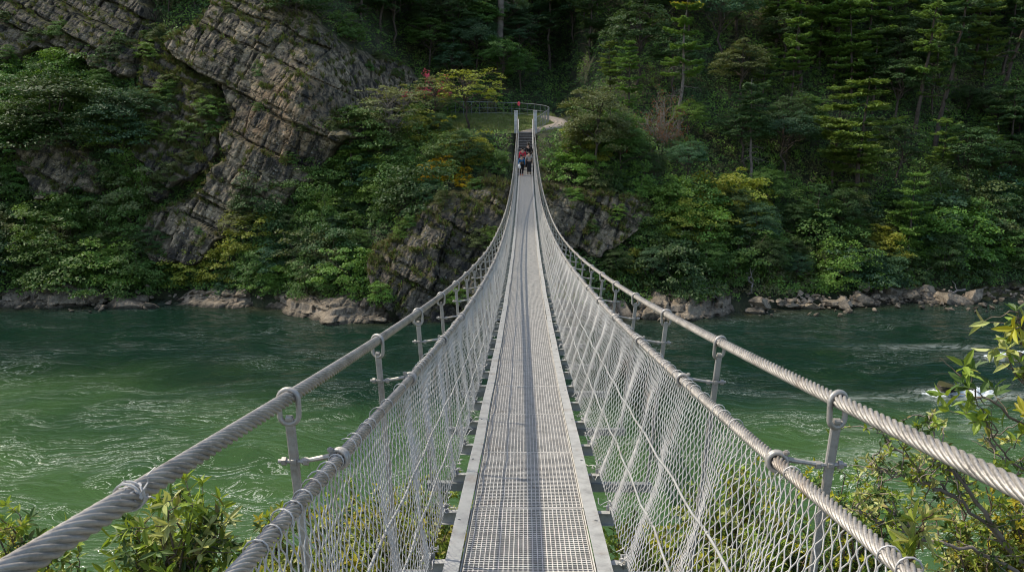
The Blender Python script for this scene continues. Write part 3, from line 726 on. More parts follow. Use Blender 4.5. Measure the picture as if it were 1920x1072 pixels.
def pine(seed,H=12.,R=2.6,h0=.3,nw=13,dead=6,bend=.03,dens=1.,top=1.,sparse=.08,irr=.5):
    global rng; sv=rng; rng=np.random.default_rng(seed)
    tb=MB(); lb=MB()
    P,r=limb((0,0,-1.),(rng.normal(0,bend*H),rng.normal(0,.2),H),H*.016,H*.0025,12,0,.008); tb.tubes(P,r[None],7)
    def tp(h): return np.array([np.interp(h,P[:,2],P[:,k]) for k in range(3)])
    hs=np.linspace(h0*H,H*.985,nw)+rng.normal(0,H*.026,nw)
    for h in hs:
        f=(h/H-h0)/(1-h0); f=min(max(f,0),1); Lm=R*(np.sin(PI*(.18+.82*(1-f)))**.8 if top<1.5 else (.45+.55*(1-f)**.5))*(1-.25*f)
        Lm=max(Lm,.35)
        nb=rng.integers(3,6); a0=rng.uniform(0,2*PI)
        for j in range(nb):
            if rng.random()<sparse: continue
            a=a0+j*2*PI/nb+rng.normal(0,.3); L=Lm*rng.uniform(1-irr*1.6,1+irr*.5)
            b=tp(h); e=b+np.array([math.cos(a)*L,math.sin(a)*L,L*rng.uniform(-.12,.22)])
            Q,q=limb(b,e,H*.0035,H*.001,7,-.04,.03); tb.tubes(Q,q[None],4)
            n=int(84*L*dens)
            if n<8: n=8
            u=rng.uniform(.22,1.05,n); pos=np.stack([np.interp(u,np.linspace(0,1,7),Q[:,k]) for k in range(3)],-1)
            side=np.array([-math.sin(a),math.cos(a),0]); wid=L*.34*np.sin(PI*np.clip(u*.78+.12,0,1))
            off=rng.uniform(-1,1,n)*wid; 
            pos=pos+side*off[:,None]; pos[:,2]+=rng.uniform(-.05,.18,n)-.10*np.abs(off)
            dirv=np.array([math.cos(a),math.sin(a),.25])+side*(np.sign(off)*.9)[:,None]*np.abs(off/(wid+1e-6))[:,None]+rng.normal(0,.3,(n,3)); dirv[:,2]=np.abs(dirv[:,2])*.7
            N=np.array([0,0,1.])+rng.normal(0,.38,(n,3))
            lb.add(*cards(pos,N,rng.uniform(.28,.5,n),rng.uniform(.07,.15,n),dirv))
    for j in range(dead):
        h=H*rng.uniform(.25,.25+h0*.8) if h0>.3 else H*rng.uniform(.12,.45); a=rng.uniform(0,2*PI); L=R*rng.uniform(.3,.8); b=tp(h)
        e=b+np.array([math.cos(a)*L,math.sin(a)*L,L*rng.uniform(-.35,.15)]); Q,q=limb(b,e,H*.003,H*.0008,7,.05,.05); tb.tubes(Q,q[None],4)
        for _ in range(4):
            i=rng.integers(3,7); e2=Q[i]+rng.normal(0,.32,3)*L*.5; Q2,q2=limb(Q[i],e2,H*.0015,H*.0006,4,.03,.05); tb.tubes(Q2,q2[None],3)
    a=tb.mesh('trunk',True); b=lb.mesh('crown',False); rng=sv; return a,b,H
def shrub(seed,H=2.4,R=1.6,ncl=74,nl=80,ls=.13,flat=.5,stems=9):
    global rng; sv=rng; rng=np.random.default_rng(seed)
    tb=MB(); lb=MB()
    d=unit(rng.normal(0,1,(ncl,3))); d[:,2]=np.abs(d[:,2])-.12; d=unit(d)
    lob=1+.5*fbm(d[:,0]*1.9+seed,d[:,1]*1.9,d[:,2]*1.9,3)[:,None]*1.5
    C=d*lob*rng.uniform(.6,1,(ncl,1))*np.array([R,R,H*.88])+np.array([0,0,.1])
    for c in C[rng.choice(ncl,stems,replace=False)]:
        Q,q=limb((rng.normal(0,.1),rng.normal(0,.1),-.4),c,.035,.010,7,.05,.06); tb.tubes(Q,q[None],4)
    for c,dd in zip(C,d):
        r_=R*rng.uniform(.2,.40); n=int(nl*rng.uniform(.6,1.3)); o=rball(n); o[:,2]=np.abs(o[:,2])-.4*(o[:,0]**2+o[:,1]**2)
        p=c+o*np.array([r_,r_,r_*flat]); tilt=dd*.6+np.array([0,0,.75])+rng.normal(0,.5,(n,3))
        lb.add(*cards(p,tilt,ls*rng.uniform(.6,1.3,n),ls*rng.uniform(.4,.8,n)))
    a=tb.mesh('stem',True); b=lb.mesh('foliage'); rng=sv; return a,b,H
def deadbush(seed,H=3.,R=1.5,n=46):
    global rng; sv=rng; rng=np.random.default_rng(seed); tb=MB(); lb=MB()
    for _ in range(n):
        d=unit(rng.normal(0,1,3)); d[2]=abs(d[2])*.9+.2; e=d*np.array([R,R,H*.95])*rng.uniform(.7,1.05)
        Q,q=limb((0,0,-.4),e,.03,.008,8,.08,.07); tb.tubes(Q,q[None],4)
        for _ in range(7):
            i=rng.integers(3,8); Q2,q2=limb(Q[i],Q[i]+rng.normal(0,.28,3)+d*.25,.009,.004,4,0,.06); tb.tubes(Q2,q2[None],3)
            m=5; lb.add(*cards(Q2[-1]+rng.normal(0,.1,(m,3)),rng.normal(0,1,(m,3)),.11,.05))
    a=tb.mesh('stem',True); b=lb.mesh('foliage'); rng=sv; return a,b,H
BLV=[broadleaf(100+i,H=8,R=2.6+.3*(i%3),h0=.16+.06*(i%3),ncl=110+10*(i%2),flat=.36+.06*(i%3)) for i in range(7)]
BUSHY=[broadleaf(170+i,H=7,R=2.7,h0=.0,ncl=160,nl=85,ls=.17,flat=.45,branchy=14,flatten=.95) for i in range(4)]
AIRY=[broadleaf(150+i,H=5.5,R=2.5,h0=.16,ncl=105,nl=30,ls=.17,flat=.34,airy=1,branchy=30,flatten=.92) for i in range(3)]
PNV=[pine(200,h0=.08,R=3.,nw=19),pine(201,h0=.18,R=2.8,nw=17,dead=9),pine(202,h0=.03,R=2.9,nw=21,dead=2),pine(203,h0=.26,R=2.6,nw=15,dead=10,bend=.05),pine(204,h0=.1,R=3.2,nw=18,irr=.5)]
PTALL=pine(210,H=14,R=2.5,h0=.42,nw=11,dead=15,bend=.03,top=2.,sparse=.12,irr=.5,dens=1.5)
PDEAD=pine(211,H=11,R=2.6,h0=.45,nw=9,dead=18,bend=.05)
PLEAN=[pine(212+i,H=15,R=2.7,h0=.34,nw=13,dead=8,bend=.08,irr=.5,sparse=.1) for i in range(3)]
SHV=[shrub(300+i,H=2.2+.3*(i%3),R=1.5+.2*(i%2),flat=.4+.1*(i%3)) for i in range(8)]
DB=deadbush(340)
TONE={'leaf_dark':'dark green','leaf_mid':'mid green','leaf_blue':'blue green','leaf_fresh':'bright green','leaf_yellow':'yellow green','leaf_gold':'golden yellow','leaf_olive':'olive','leaf_pale':'pale green','leaf_brown':'brownish','needle_dark':'dark','needle_bright':'bright green'}
def put(src,name,pt,h,crown,trunk,parts,rz=None,lean=(0,0),wide=1.):
    tm,cm_,H=src; s=h/H
    e=empty(name,tuple(pt),rng.uniform(0,2*PI) if rz is None else rz); e.rotation_euler.x=lean[0]; e.rotation_euler.y=lean[1]
    e.scale=(s*wide,s*wide,s)
    for nm,me,mt in ((parts[0],tm,trunk),(parts[1],cm_,crown)):
        if not me.materials: me.materials.append(M[mt])
        o=bpy.data.objects.new(nm,me); COL.objects.link(o); o.parent=e
        o.material_slots[0].link='OBJECT'; o.material_slots[0].material=M[mt]
    return e
TP=('trunk','crown'); SP=('stem','foliage')
SPC=[(900,255,205),(1015,255,205)]; OCC=[]       # occupied (px,py) of placed plants
def special(src,name,b,top,crown,trunk,label,cat,parts=TP,lean=(0,0),wide=1.,group=None,rz=None,back=0.):
    p=hit(b[0],b[1])[0]; 
    if back: p=p+np.array([0,back,0])
    h=(b[1]-top)*p[1]/1500.*1.03
    e=put(src,name,p,h,M and crown,trunk,parts,rz,lean,wide); tag(e,label,cat,group); OCC.append((b[0],b[1],(b[1]-top))); SPC.append((b[0],b[1],top)); return e
pt_=special(PTALL,'pine_tree',(1272,255),6,'needle_bright','bark_grey','tall thin pine with bare dead limbs and a yellow lit top','pine',rz=.4,lean=(0,.06))
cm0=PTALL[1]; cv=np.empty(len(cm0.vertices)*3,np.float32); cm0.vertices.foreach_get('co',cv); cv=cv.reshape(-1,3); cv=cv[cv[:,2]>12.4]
mb=MB(); c=cv[rng.choice(len(cv),min(len(cv),500),replace=False)]+[0,-.08,.08]; mb.add(*cards(c,np.array([0,-.3,1.])+rng.normal(0,.4,(len(c),3)),rng.uniform(.3,.5,len(c)),.13)); mb.obj('lit_tip_needles',M['needle_sunlit'],pt_)['kind']='stuff'  # sunlit yellow of the treetop painted into extra needles
special(PNV[2],'pine_tree',(1598,395),158,'needle_bright','bark','wide bright green layered pine above the shore rubble','pine',wide=1.45)
special(PDEAD,'pine_tree',(1405,350),160,'needle_dark','bark_grey','pine with a bare pale lower trunk and drooping dead limbs','pine',lean=(0,.09))
special(PLEAN[0],'pine_tree',(1748,290),-20,'needle_dark','bark','thickest of the leaning pines on the upper slope','pine',lean=(0,.17),group='leaning pines')
special(PLEAN[1],'pine_tree',(1712,265),-5,'needle_bright','bark','slender leaning pine beside the thickest leaning pine, nearer the bridge','pine',lean=(0,.12),group='leaning pines')
special(PLEAN[2],'pine_tree',(1862,215),-60,'needle_dark','bark','leaning bare trunked pine farthest from the bridge','pine',lean=(0,.16),group='leaning pines')
special(PNV[0],'pine_tree',(1178,215),86,'needle_bright','bark','bright flat topped pine above the tall olive bush','pine')
special(PNV[1],'pine_tree',(1480,205),45,'needle_bright','bark','bushy green pine behind the pine with the dead limbs','pine')
special(PNV[3],'pine_tree',(1030,140),-60,'needle_dark','bark','dark broad pine uphill of the gate pillars','pine')
special(PNV[4],'pine_tree',(1105,120),-50,'needle_dark','bark','dark flat layered pine between the gate pillars and the tall thin pine','pine')
special(PLEAN[0],'pine_tree',(938,130),-330,'needle_dark','bark_grey','very tall straight bare trunk rising out of the frame behind the lawn','pine',rz=2.)
special(PNV[3],'pine_tree',(660,395),212,'leaf_dark','bark','small dark pine standing before the ochre cliff','pine')
special(PNV[4],'pine_tree',(1700,500),330,'needle_bright','bark','yellowish spreading pine low on the slope downhill of the leaning pines','pine')
special(PNV[1],'pine_tree',(1530,470),345,'needle_dark','bark','dark pine downhill of the wide bright pine','pine')
special(AIRY[0],'broadleaf_tree',(735,305),165,'leaf_pale','bark_grey','pale airy tree in front of the cliff edge','tree',wide=1.0)
b2=np.array(W(-4.3,62.8,lawnZ(62.8)-.1)); tag(put(AIRY[1],'broadleaf_tree',b2,4.9,'leaf_yellow','bark',TP,wide=1.15),'yellow green airy tree on the lawn in front of the railing','tree'); OCC.append((870,235,100))
b2=np.array(W(-7.2,63.6,lawnZ(63.6)-.3)); tag(put(AIRY[2],'broadleaf_tree',b2,4.4,'leaf_pale','bark',TP),'thin pale tree beside the pink blossoms on the lawn edge','tree')
special(BLV[3],'broadleaf_tree',(850,175),80,'leaf_blue','bark','blue green round tree behind the lawn railing','tree')
special(BUSHY[0],'broadleaf_tree',(1115,345),168,'leaf_olive','bark','tall olive bushy tree beside the gravel path','tree',wide=.95)
special(BUSHY[1],'broadleaf_tree',(1165,335),215,'leaf_mid','bark','smaller green tree against the tall olive tree','tree')
special(DB,'bare_bush',(1237,275),183,'leaf_brown','twig_dead','dead brown twiggy bush between the olive tree and the tall thin pine','bush',SP)
special(BLV[4],'broadleaf_tree',(1288,275),185,'leaf_fresh','bark','fresh green round tree at the foot of the tall thin pine','tree')
special(BLV[2],'broadleaf_tree',(1350,120),-30,'leaf_blue','bark','blue green tree crown beside the top of the tall thin pine','tree')
special(BLV[6],'broadleaf_tree',(1385,215),75,'leaf_olive','bark','yellow olive tree between the tall thin pine and the bushy pine','tree')
e=special(SHV[1],'flowering_shrub',(818,225),150,'leaf_mid','twig','dark green shrub with pink blossoms at the lawn edge','shrub',SP)
mb=MB(); cm0=SHV[1][1]; cv=np.empty(len(cm0.vertices)*3,np.float32); cm0.vertices.foreach_get('co',cv); cv=cv.reshape(-1,3); cv=cv[(cv[:,2]>1.1)]
for c in cv[rng.choice(len(cv),24)]:
    n=30; mb.add(*cards(c+rng.normal(0,.14,(n,3))+[0,-.05,.1],rng.normal(0,1,(n,3))+[0,-.6,.6],.14,.11))
mb.obj('blossom',M['petal_pink'],e)['kind']='stuff'
e=special(SHV[4],'flowering_shrub',(1180,318),275,'leaf_dark','twig','dark shrub with few pink flowers under the olive tree','shrub',SP)
mb=MB()
for c in cv[rng.choice(len(cv),4)]:
    n=16; mb.add(*cards(c+rng.normal(0,.1,(n,3))+[0,-.1,.1],rng.normal(0,1,(n,3))+[0,-.6,.6],.12,.1))
mb.obj('blossom',M['petal_pink'],e)['kind']='stuff'
special(SHV[3],'shrub',(822,335),292,'leaf_gold','twig','golden yellow shrub on the slope below the lawn','shrub',SP)
special(SHV[5],'shrub',(868,348),318,'leaf_gold','twig','small golden shrub nearer the bridge below the lawn','shrub',SP)
special(SHV[0],'shrub',(1082,335),272,'leaf_fresh','twig','bright green bush pressed against the far bridge end','shrub',SP)
special(SHV[7],'shrub',(934,322),276,'leaf_mid','twig','green shrub beside the stair foot on the lawn side','shrub',SP)
special(SHV[3],'shrub',(1046,318),280,'leaf_mid','twig','green shrub beside the stair foot on the path side','shrub',SP)
special(SHV[2],'shrub',(905,300),255,'leaf_yellow','twig','yellowish flat topped shrub beside the far stairs','shrub',SP)
special(SHV[6],'shrub',(1120,368),318,'leaf_olive','twig','olive shrub hiding the foot of the tall olive tree','shrub',SP)
special(SHV[6],'shrub',(1115,300),250,'leaf_yellow','twig','yellow leaved shrub in front of the olive tree','shrub',SP)
special(SHV[2],'shrub',(420,520),450,'leaf_yellow','twig','yellow green shrub at the foot of the ochre cliff','shrub',SP)
special(SHV[0],'shrub',(515,535),478,'leaf_fresh','twig','bright green rounded shrub on the bank below the ochre cliff','shrub',SP)
special(AIRY[2],'broadleaf_tree',(455,470),385,'leaf_pale','bark_grey','slim pale sapling before the lower cliff','tree')
special(BUSHY[1],'broadleaf_tree',(130,345),150,'leaf_dark','bark','wide dark bushy tree above the small grey outcrop','tree',wide=1.5)
special(BUSHY[2],'broadleaf_tree',(235,330),170,'leaf_blue','bark','dark blue green tree beside the broken rock ribs','tree',wide=1.2)
special(BUSHY[1],'broadleaf_tree',(40,330),190,'leaf_mid','bark','green bushy tree between upper strata and small outcrop','tree',wide=1.3)
special(BUSHY[2],'broadleaf_tree',(560,60),-50,'leaf_dark','bark','dark tree overhanging the top of the ochre cliff','tree',wide=1.3)
special(SHV[7],'shrub',(650,75),20,'leaf_mid','twig','bushy shrub on the brow of the ochre cliff','shrub',SP)
# ---- the rest of the wood, each plant placed on the slope
LM=[("the far stairs",985,290),("the gate pillars",985,225),("the pink blossoms",815,185),("the ochre cliff",560,230),("the river outcrop",820,470),("the tall thin pine",1285,120),("the wide bright pine",1600,270),("the brown bush",1237,230),("the leaning pines",1760,150),("the shore rubble",1600,545),("the grey rock face",1120,410),("the upper strata",150,60),("the small outcrop",110,320),("the lawn railing",900,205),("the rock ribs",345,230),("the pale ledge",620,575),("the dead limbed pine",1420,250),("the olive tree",1110,240),("the rock foot",330,460)]
USED=set()
def relate(l,px,py):
    dx,dy=px-l[1],py-l[2]
    if abs(dy)>abs(dx)*.8: return ("uphill of " if dy<0 else "downhill of ")+l[0]
    tob=(abs(px-985)<abs(l[1]-985)) if l[1] not in range(960,1010) else None
    if tob is None: return ("cliffward of " if dx<0 else "pathward of ")+l[0]
    return ("bridgeward of " if tob else "beyond ")+l[0]
def autolabel(base,px,py):
    ls=sorted(LM,key=lambda l:(l[1]-px)**2+(l[2]-py)**2)
    c=[f"{base} {relate(ls[0],px,py)}"]+[f"{base} {relate(ls[0],px,py)} and {relate(l,px,py)}" for l in ls[1:7]]+[f"{base} {relate(ls[0],px,py)}, {relate(ls[1],px,py)} and {relate(l,px,py)}" for l in ls[2:7]]
    c=[x for x in c if len(x.split())<=16]
    for x in c:
        if x not in USED: USED.add(x); return x
    return None
def poly_in(px,py,poly): return float(sdf(np.array([px]),np.array([py]),poly)[0])>0
def fill(region,n,mind,kinds,hrange,seed):
    r=np.random.default_rng(seed); P=np.array(region,float); lo,hi=P.min(0),P.max(0); made=[]
    for _ in range(n*60):
        if len(made)>=n: break
        px,py=r.uniform(lo[0],hi[0]),r.uniform(lo[1],hi[1])
        if not poly_in(px,py,region): continue
        if in_cliff([px],[py],-4)[0]: continue
        if any((px-a)**2+((py-b)*1.4)**2<mind**2 for a,b in made): continue
        if any(abs(px-a)<mind*.35 and abs(py-b)<mind*.35 for a,b,_h in OCC): continue
        if 925<px<1052 and py>230: continue
        made.append((px,py))
    pts=hit([m[0] for m in made],[m[1] for m in made])
    for (px,py),p in zip(made,pts):
        srcs,mats,nm,kw=kinds[r.choice(len(kinds),p=[k[4] for k in kinds])][:4]
        src=srcs[r.integers(len(srcs))]; mt=mats[r.integers(len(mats))]; h=r.uniform(*hrange)*(1.25 if 'pine' in nm else 1); hp=h*1500/p[1]; hp0=hp
        for bx,by,tp in SPC:
            if py>by-4 and abs(px-bx)<(by-tp)*.24+hp*.26: hp=min(hp,py-(by-.22*(by-tp)))
        if 835<px<1075 and py>245: hp=min(hp,py-243)
        if 1000<px<1245 and py>440: hp=min(hp,py-455)
        if 290<px<460 and py>470: hp=min(hp,py-462)
        if hp<hp0*.45 or hp<20: continue
        h=hp*p[1]/1500.
        xb=p[0]*cY-p[1]*sY; yb=p[0]*sY+p[1]*cY
        if -10.5<xb<4 and 60.3<yb<71: continue
        sz='tall' if h>hrange[0]+.7*(hrange[1]-hrange[0]) else ('small' if h<hrange[0]+.3*(hrange[1]-hrange[0]) else 'mid sized')
        lab=autolabel(f"{sz} {TONE[mt]} {kw}",px,py-h*1500/p[1]*.5)
        if lab is None: continue
        e=put(src,nm,p,h,mt,'bark' if 'tree' in nm else 'twig',TP if 'tree' in nm else SP,lean=(0,r.normal(0,.04)),wide=r.uniform(.85,1.15))
        tag(e,lab,'shrub' if nm=='shrub' else ('pine' if 'pine' in nm else 'tree'),{'shrub':'shrubs on the far bank','pine_tree':'pines on the far slope','broadleaf_tree':'broadleaf trees on the far slope'}[nm])
        OCC.append((px,py,h*1500/p[1]))
DK=['leaf_dark','leaf_dark','leaf_blue','leaf_mid']; MX=['leaf_dark','leaf_mid','leaf_blue','leaf_mid','leaf_fresh','leaf_mid','leaf_fresh','leaf_dark','leaf_olive','leaf_yellow']
kt=[(BLV,DK,'broadleaf_tree','broadleaf tree',.38),(PNV,['needle_dark','needle_bright','needle_bright'],'pine_tree','layered pine',.62)]
fill([(1010,-70),(2000,-70),(2000,400),(1240,400),(1200,330),(1080,190),(1010,190)],150,43,kt,(6,9.5),1)
fill([(640,-70),(1010,-70),(1010,180),(830,190),(800,130),(700,90),(640,60)],48,40,[(BLV,DK+['leaf_mid'],'broadleaf_tree','broadleaf tree',.8),(PNV,['needle_dark'],'pine_tree','layered pine',.2)],(5.5,8.5),2)
fill([(300,-80),(660,-80),(640,20),(500,5),(400,40),(300,60)],14,42,[(BLV,DK,'broadleaf_tree','broadleaf tree',1.)],(3,5),3)
ks=[(SHV,MX,'shrub','shrub',.75),(BUSHY,MX[:4],'broadleaf_tree','bushy tree',.25)]
fill([(-60,140),(290,140),(270,300),(330,420),(270,440),(300,500),(280,548),(-60,548)],60,36,ks,(2.,3.8),4)
fill([(290,485),(400,480),(440,440),(560,385),(640,300),(700,250),(800,210),(960,250),(960,330),(850,345),(750,410),(680,470),(700,545),(640,555),(300,545)],66,36,ks,(1.8,3.6),5)
fill([(1005,250),(1200,300),(1260,400),(1930,400),(1960,520),(1800,535),(1230,540),(1130,530),(1120,490),(1230,430),(1200,370),(1010,330)],92,38,[(SHV,MX,'shrub','shrub',.62),(BUSHY,DK,'broadleaf_tree','bushy tree',.38)],(2.,4.2),6)
kr=[(SHV,['leaf_olive','leaf_mid','leaf_dark','leaf_brown','leaf_fresh'],'shrub','shrub',1.)]
fill([(270,50),(430,60),(430,300),(330,430),(260,430),(262,250)],0,30,kr,(1.,1.8),7)
# ledge shrubs rooted on the rock ribs
def ledge(pts,n,hr,mats,seed):
    r=np.random.default_rng(seed)
    if len(pts)==0: return
    for p in pts[r.choice(len(pts),min(n,len(pts)),replace=False)]:
        px,py=proj(*p)
        if 925<px<1060: continue
        mt=mats[r.integers(len(mats))]; h=r.uniform(*hr); lab=autolabel(f"{TONE[mt]} ledge shrub rooted in rock",px,py)
        if lab: tag(put(SHV[r.integers(8)],'shrub',p+[0,.1,-.1],h,mt,'twig',SP),lab,'shrub','shrubs on rock ledges')
ledge(L_G,40,(.8,1.7),['leaf_mid','leaf_olive','leaf_dark','leaf_fresh'],1)
ledge(L_B,18,(.7,1.5),['leaf_dark','leaf_mid'],2)
ledge(L_A,44,(.3,.9),['leaf_mid','leaf_olive'],3)
ledge(L_D,26,(.6,1.4),['leaf_mid','leaf_olive','leaf_fresh'],4)
ledge(L_E,10,(.6,1.2),['leaf_mid','leaf_fresh'],5)
# ---- undergrowth carpet
N=64000
X=rng.uniform(-48,52,N); Z=-10.4+rng.random(N)**1.15*36
Y=hillY(X,Z); px,py=proj(X,Y,Z); xb=X*cY-Y*sY; yb=X*sY+Y*cY
ok=~in_cliff(px,py,6)&~((xb>-12)&(xb<3.8)&(yb>60.2)&(yb<72.5)&(Z<2.6)&(Z>-.2))&~((np.abs(xb)<1.1)&(yb>54)&(yb<62))
C=np.stack([X,Y,Z],-1)[ok]; k=9
nn_=unit(np.array([0,-.55,.8])+rng.normal(0,.35,(len(C),3))); e1=unit(np.cross(nn_,rng.normal(0,1,(len(C),3)))); e2=np.cross(nn_,e1)
a_=rng.uniform(0,2*PI,(len(C),k)); r_=np.sqrt(rng.random((len(C),k)))*rng.uniform(.2,.5,(len(C),1))
c=(C[:,None]+e1[:,None]*(np.cos(a_)*r_)[:,:,None]+e2[:,None]*(np.sin(a_)*r_)[:,:,None]-nn_[:,None]*(r_**2*.5)[:,:,None]+np.array([0,-.3,.15])+nn_[:,None]*rng.uniform(0,.5,(len(C),1,1))).reshape(-1,3); n=len(c)
V,Q=cards(c,np.repeat(nn_,k,0)+rng.normal(0,.28,(n,3)),rng.uniform(.10,.25,n),rng.uniform(.06,.14,n))
sel=np.repeat(fbm(C[:,0]*.4,C[:,2]*.4,9,3)+rng.normal(0,.22,len(C)),k); mi=np.digitize(sel,[-.30,.0,.3,.5])
me=make_mesh('undergrowth',V,Q,mi=mi); o=new_obj('undergrowth',me,[M[a] for a in ('leaf_dark','leaf_mid','leaf_fresh','leaf_olive','grass_dry')])
tag(o,'leafy undergrowth carpeting the far slope',None,kind='stuff')
# grass hanging from ledges and banks, and short lawn grass
def blades(P,nb,L,out=(0,-1,0),spread=.5):
    n=len(P)*nb; b=np.repeat(P,nb,0)+rng.normal(0,.06,(len(P)*nb,3)); d=unit(np.array(out)*.5+np.array([0,0,1.])+rng.normal(0,spread,(n,3)))
    l=rng.uniform(.5,1.2,n)[:,None]*L; mid=b+d*l*.55; tip=b+d*l*.8+np.array(out)*l*.30+np.array([0,0,-.25])*l; s=unit(np.cross(d,rng.normal(0,1,(n,3))))*.018*L/.5
    V=np.stack([b-s,b+s,mid+s*.8,mid-s*.8,tip],1).reshape(-1,3); i=np.arange(n)*5
    return V,np.stack([i,i+1,i+2,i+3],-1),np.stack([i+3,i+2,i+4],-1)
def grass(name,P,nb,L,mats,label,out=(0,-1,0),spread=.5):
    V,Q,T=blades(P,nb,L,out,spread); mi=rng.choice(len(mats),len(Q)); me=make_mesh(name,V,[Q,T],mi=np.r_[mi,mi]); o=new_obj(name,me,[M[m] for m in mats]); tag(o,label,None,kind='stuff')
LP=[q[rng.choice(len(q),min(n,len(q)),replace=False)] for q,n in ((L_A,520),(L_G,620),(L_B,160),(L_D,260),(L_E,160),(L_C,60)) if len(q)]
grass('ledge_grass',np.concatenate(LP),26,.55,['grass_dry','grass_dry','grass_green'],'dry grass hanging from the rock ledges')
sx=rng.uniform(-36,42,900); sz=rng.uniform(-9.9,-8.6,900); sy=hillY(sx,sz); spx,spy=proj(sx,sy,sz)
k=(fbm(sx*.3,sz*0,4,2)>-.1)&~in_cliff(spx,spy,0); grass('bank_grass',np.stack([sx,sy-.15,sz],-1)[k],28,.8,['grass_green','grass_dry','grass_green'],'long grass drooping over the shore rocks')
gx_=rng.uniform(-12,3.2,5200); gy_=rng.uniform(60.9,71.5,5200); 
dpath=np.min(np.hypot(gx_[:,None]-pcs[None,:,0],gy_[:,None]-pcs[None,:,1]),1); kk=dpath>.72
w_=np.stack(W(gx_,gy_,lawnZ(gy_)-.9*sstep(2.2,3.6,gx_)),-1)[kk]
grass('lawn_grass',w_,9,.2,['grass_green','grass_green','grass_dry'],'short grass of the small lawn',(0,0,0))
# ------------------------------------------------------------------ rocks along the shore
import bmesh
def rock(seed,sx,sy,sz,cuts=13,sub=4,rough=.03):
    r=np.random.default_rng(seed); bm=bmesh.new(); bmesh.ops.create_icosphere(bm,subdivisions=sub,radius=1)
    V=np.array([v.co[:] for v in bm.verts]); F=np.array([[v.index for v in f.verts] for f in bm.faces]); bm.free()
    V=V*1.25
    for _ in range(cuts):
        n=unit(r.normal(0,1,3)*np.array([1,1,.9])); d=r.uniform(.42,.80); h=V@n; V=V-np.maximum(h-d,0)[:,None]*n*(1)
    V=V*np.array([sx,sy,sz])/2
    m=min(sx,sy,sz); nn=unit(V); a=fbm(V[:,0]/m*1.6+seed,V[:,1]/m*1.6,V[:,2]/m*1.6,4); V=V+nn*(a*rough*m*1.6)[:,None]
    c=V@unit(np.array([1,.2,.5])); V=V-nn*(np.abs(np.sin(c/m*4.+a*2))<.10)[:,None]*m*.04
    return make_mesh('boulder',V,F,False)
def put_rock(name,px,py,size,label,cat='rock',mat='rock_shore',group=None,rot=None,seed=0,sink=.25,dy=0,cuts=13,sub=4):
    q=at(px,py,1.); k=WZ/q[2]
    me=rock(seed,*size,cuts=cuts,sub=sub); o=new_obj(name,me,M[mat]); o.location=(q[0]*k,k+dy,WZ+size[2]*(.5-sink))
    hp=hit(px,py)[0]
    if hp[2]>WZ+.05: o.location=(hp[0],hp[1]-.9-size[1]*.3,hp[2]+size[2]*.12)
    o.rotation_euler=rot or (rng.normal(0,.1),rng.normal(0,.1),rng.uniform(0,6.28))
    tag(o,label,cat,group); return o
def ledge_rock(name,pts,depth,h,label,seed,mat='rock_shore'):
    P=np.array([[*(at(px,py,1.)*(WZ/at(px,py,1.)[2]))] for px,py in pts]); 
    n=int(np.hypot(*(P[-1]-P[0])[:2])/.13); u=np.linspace(0,len(P)-1,n); c=np.stack([np.interp(u,range(len(P)),P[:,k]) for k in range(3)],-1)
    m=30; v=np.linspace(0,1,m); U,Vv=np.meshgrid(np.arange(n),v,indexing='ij'); X=c[U,0]
    jag=fbm(X*.9,X*0,seed,4)*.55
    end=np.minimum(1,np.minimum(U/(n*.12+1e-6),(n-1-U)/(n*.12)))**.6
    hh=h*(.75+.4*fbm(X*.5,X*0,seed+3,3))*end
    prof_y=np.interp(v,[0,.12,.35,.55,1.],[-.15,.0,.25,.5,1.])[None]*depth*(.8+.3*end); prof_z=np.interp(v,[0,.12,.35,.55,1.],[-.6,.12,.62,.95,1.08])[None]
    b=blocks(X,prof_z*h*1.3+Vv*2,.9,seed,12)
    Y=c[U,1]+jag+prof_y-b*.85; Z=WZ+prof_z*np.where(prof_z>0,hh,h)+fbm(X*2.2,Vv*4,seed,4)*.10+b*.34*(Vv>.3)
    o=new_obj(name,make_mesh(name,np.stack([X,Y,Z],-1).reshape(-1,3),gridq(n,m),False),M[mat]); tag(o,label,'rock ledge'); return o
ledge_rock('rock_ledge',[(-60,572),(60,574),(120,575),(190,570)],2.6,1.15,'cracked grey rock ledge at the waterline below the small outcrop',1)
ledge_rock('rock_ledge',[(255,552),(300,556),(345,558)],2.,.9,'short low ledge behind the tumbled boulders',2)
ledge_rock('rock_ledge',[(332,568),(400,574),(460,574),(495,566)],2.4,1.05,'bulging grey ledge below the ochre cliff',3)
ledge_rock('rock_ledge',[(495,568),(560,592),(625,605),(690,602),(745,592)],3.4,1.2,'long pale sloping ledge jutting into the river',4)
ledge_rock('rock_ledge',[(740,594),(800,590),(870,590),(930,592),(975,592)],2.6,1.1,'shadowed ledge at the foot of the mossy outcrop',5)
ledge_rock('rock_ledge',[(1005,592),(1060,590),(1120,592),(1160,594)],2.6,1.5,'grey ledge half hidden behind the chain link net',6)
ledge_rock('rock_ledge',[(1200,594),(1260,598),(1330,594),(1372,582),(1392,570)],3.2,1.5,'smooth pale ledge ending in a square corner',7)
ledge_rock('rock_ledge',[(1385,566),(1440,566),(1500,568),(1570,566)],3.,1.0,'low ledge under the rubble by the square cornered ledge',8)
ledge_rock('rock_ledge',[(1560,566),(1640,566),(1720,566),(1790,566)],3.,1.05,'low broken ledge beneath the leaning slabs',9)
ledge_rock('rock_ledge',[(1840,562),(1900,552),(1960,548),(2030,548)],2.4,.7,'low stony shore where the river bends away',10,'rock_dark')
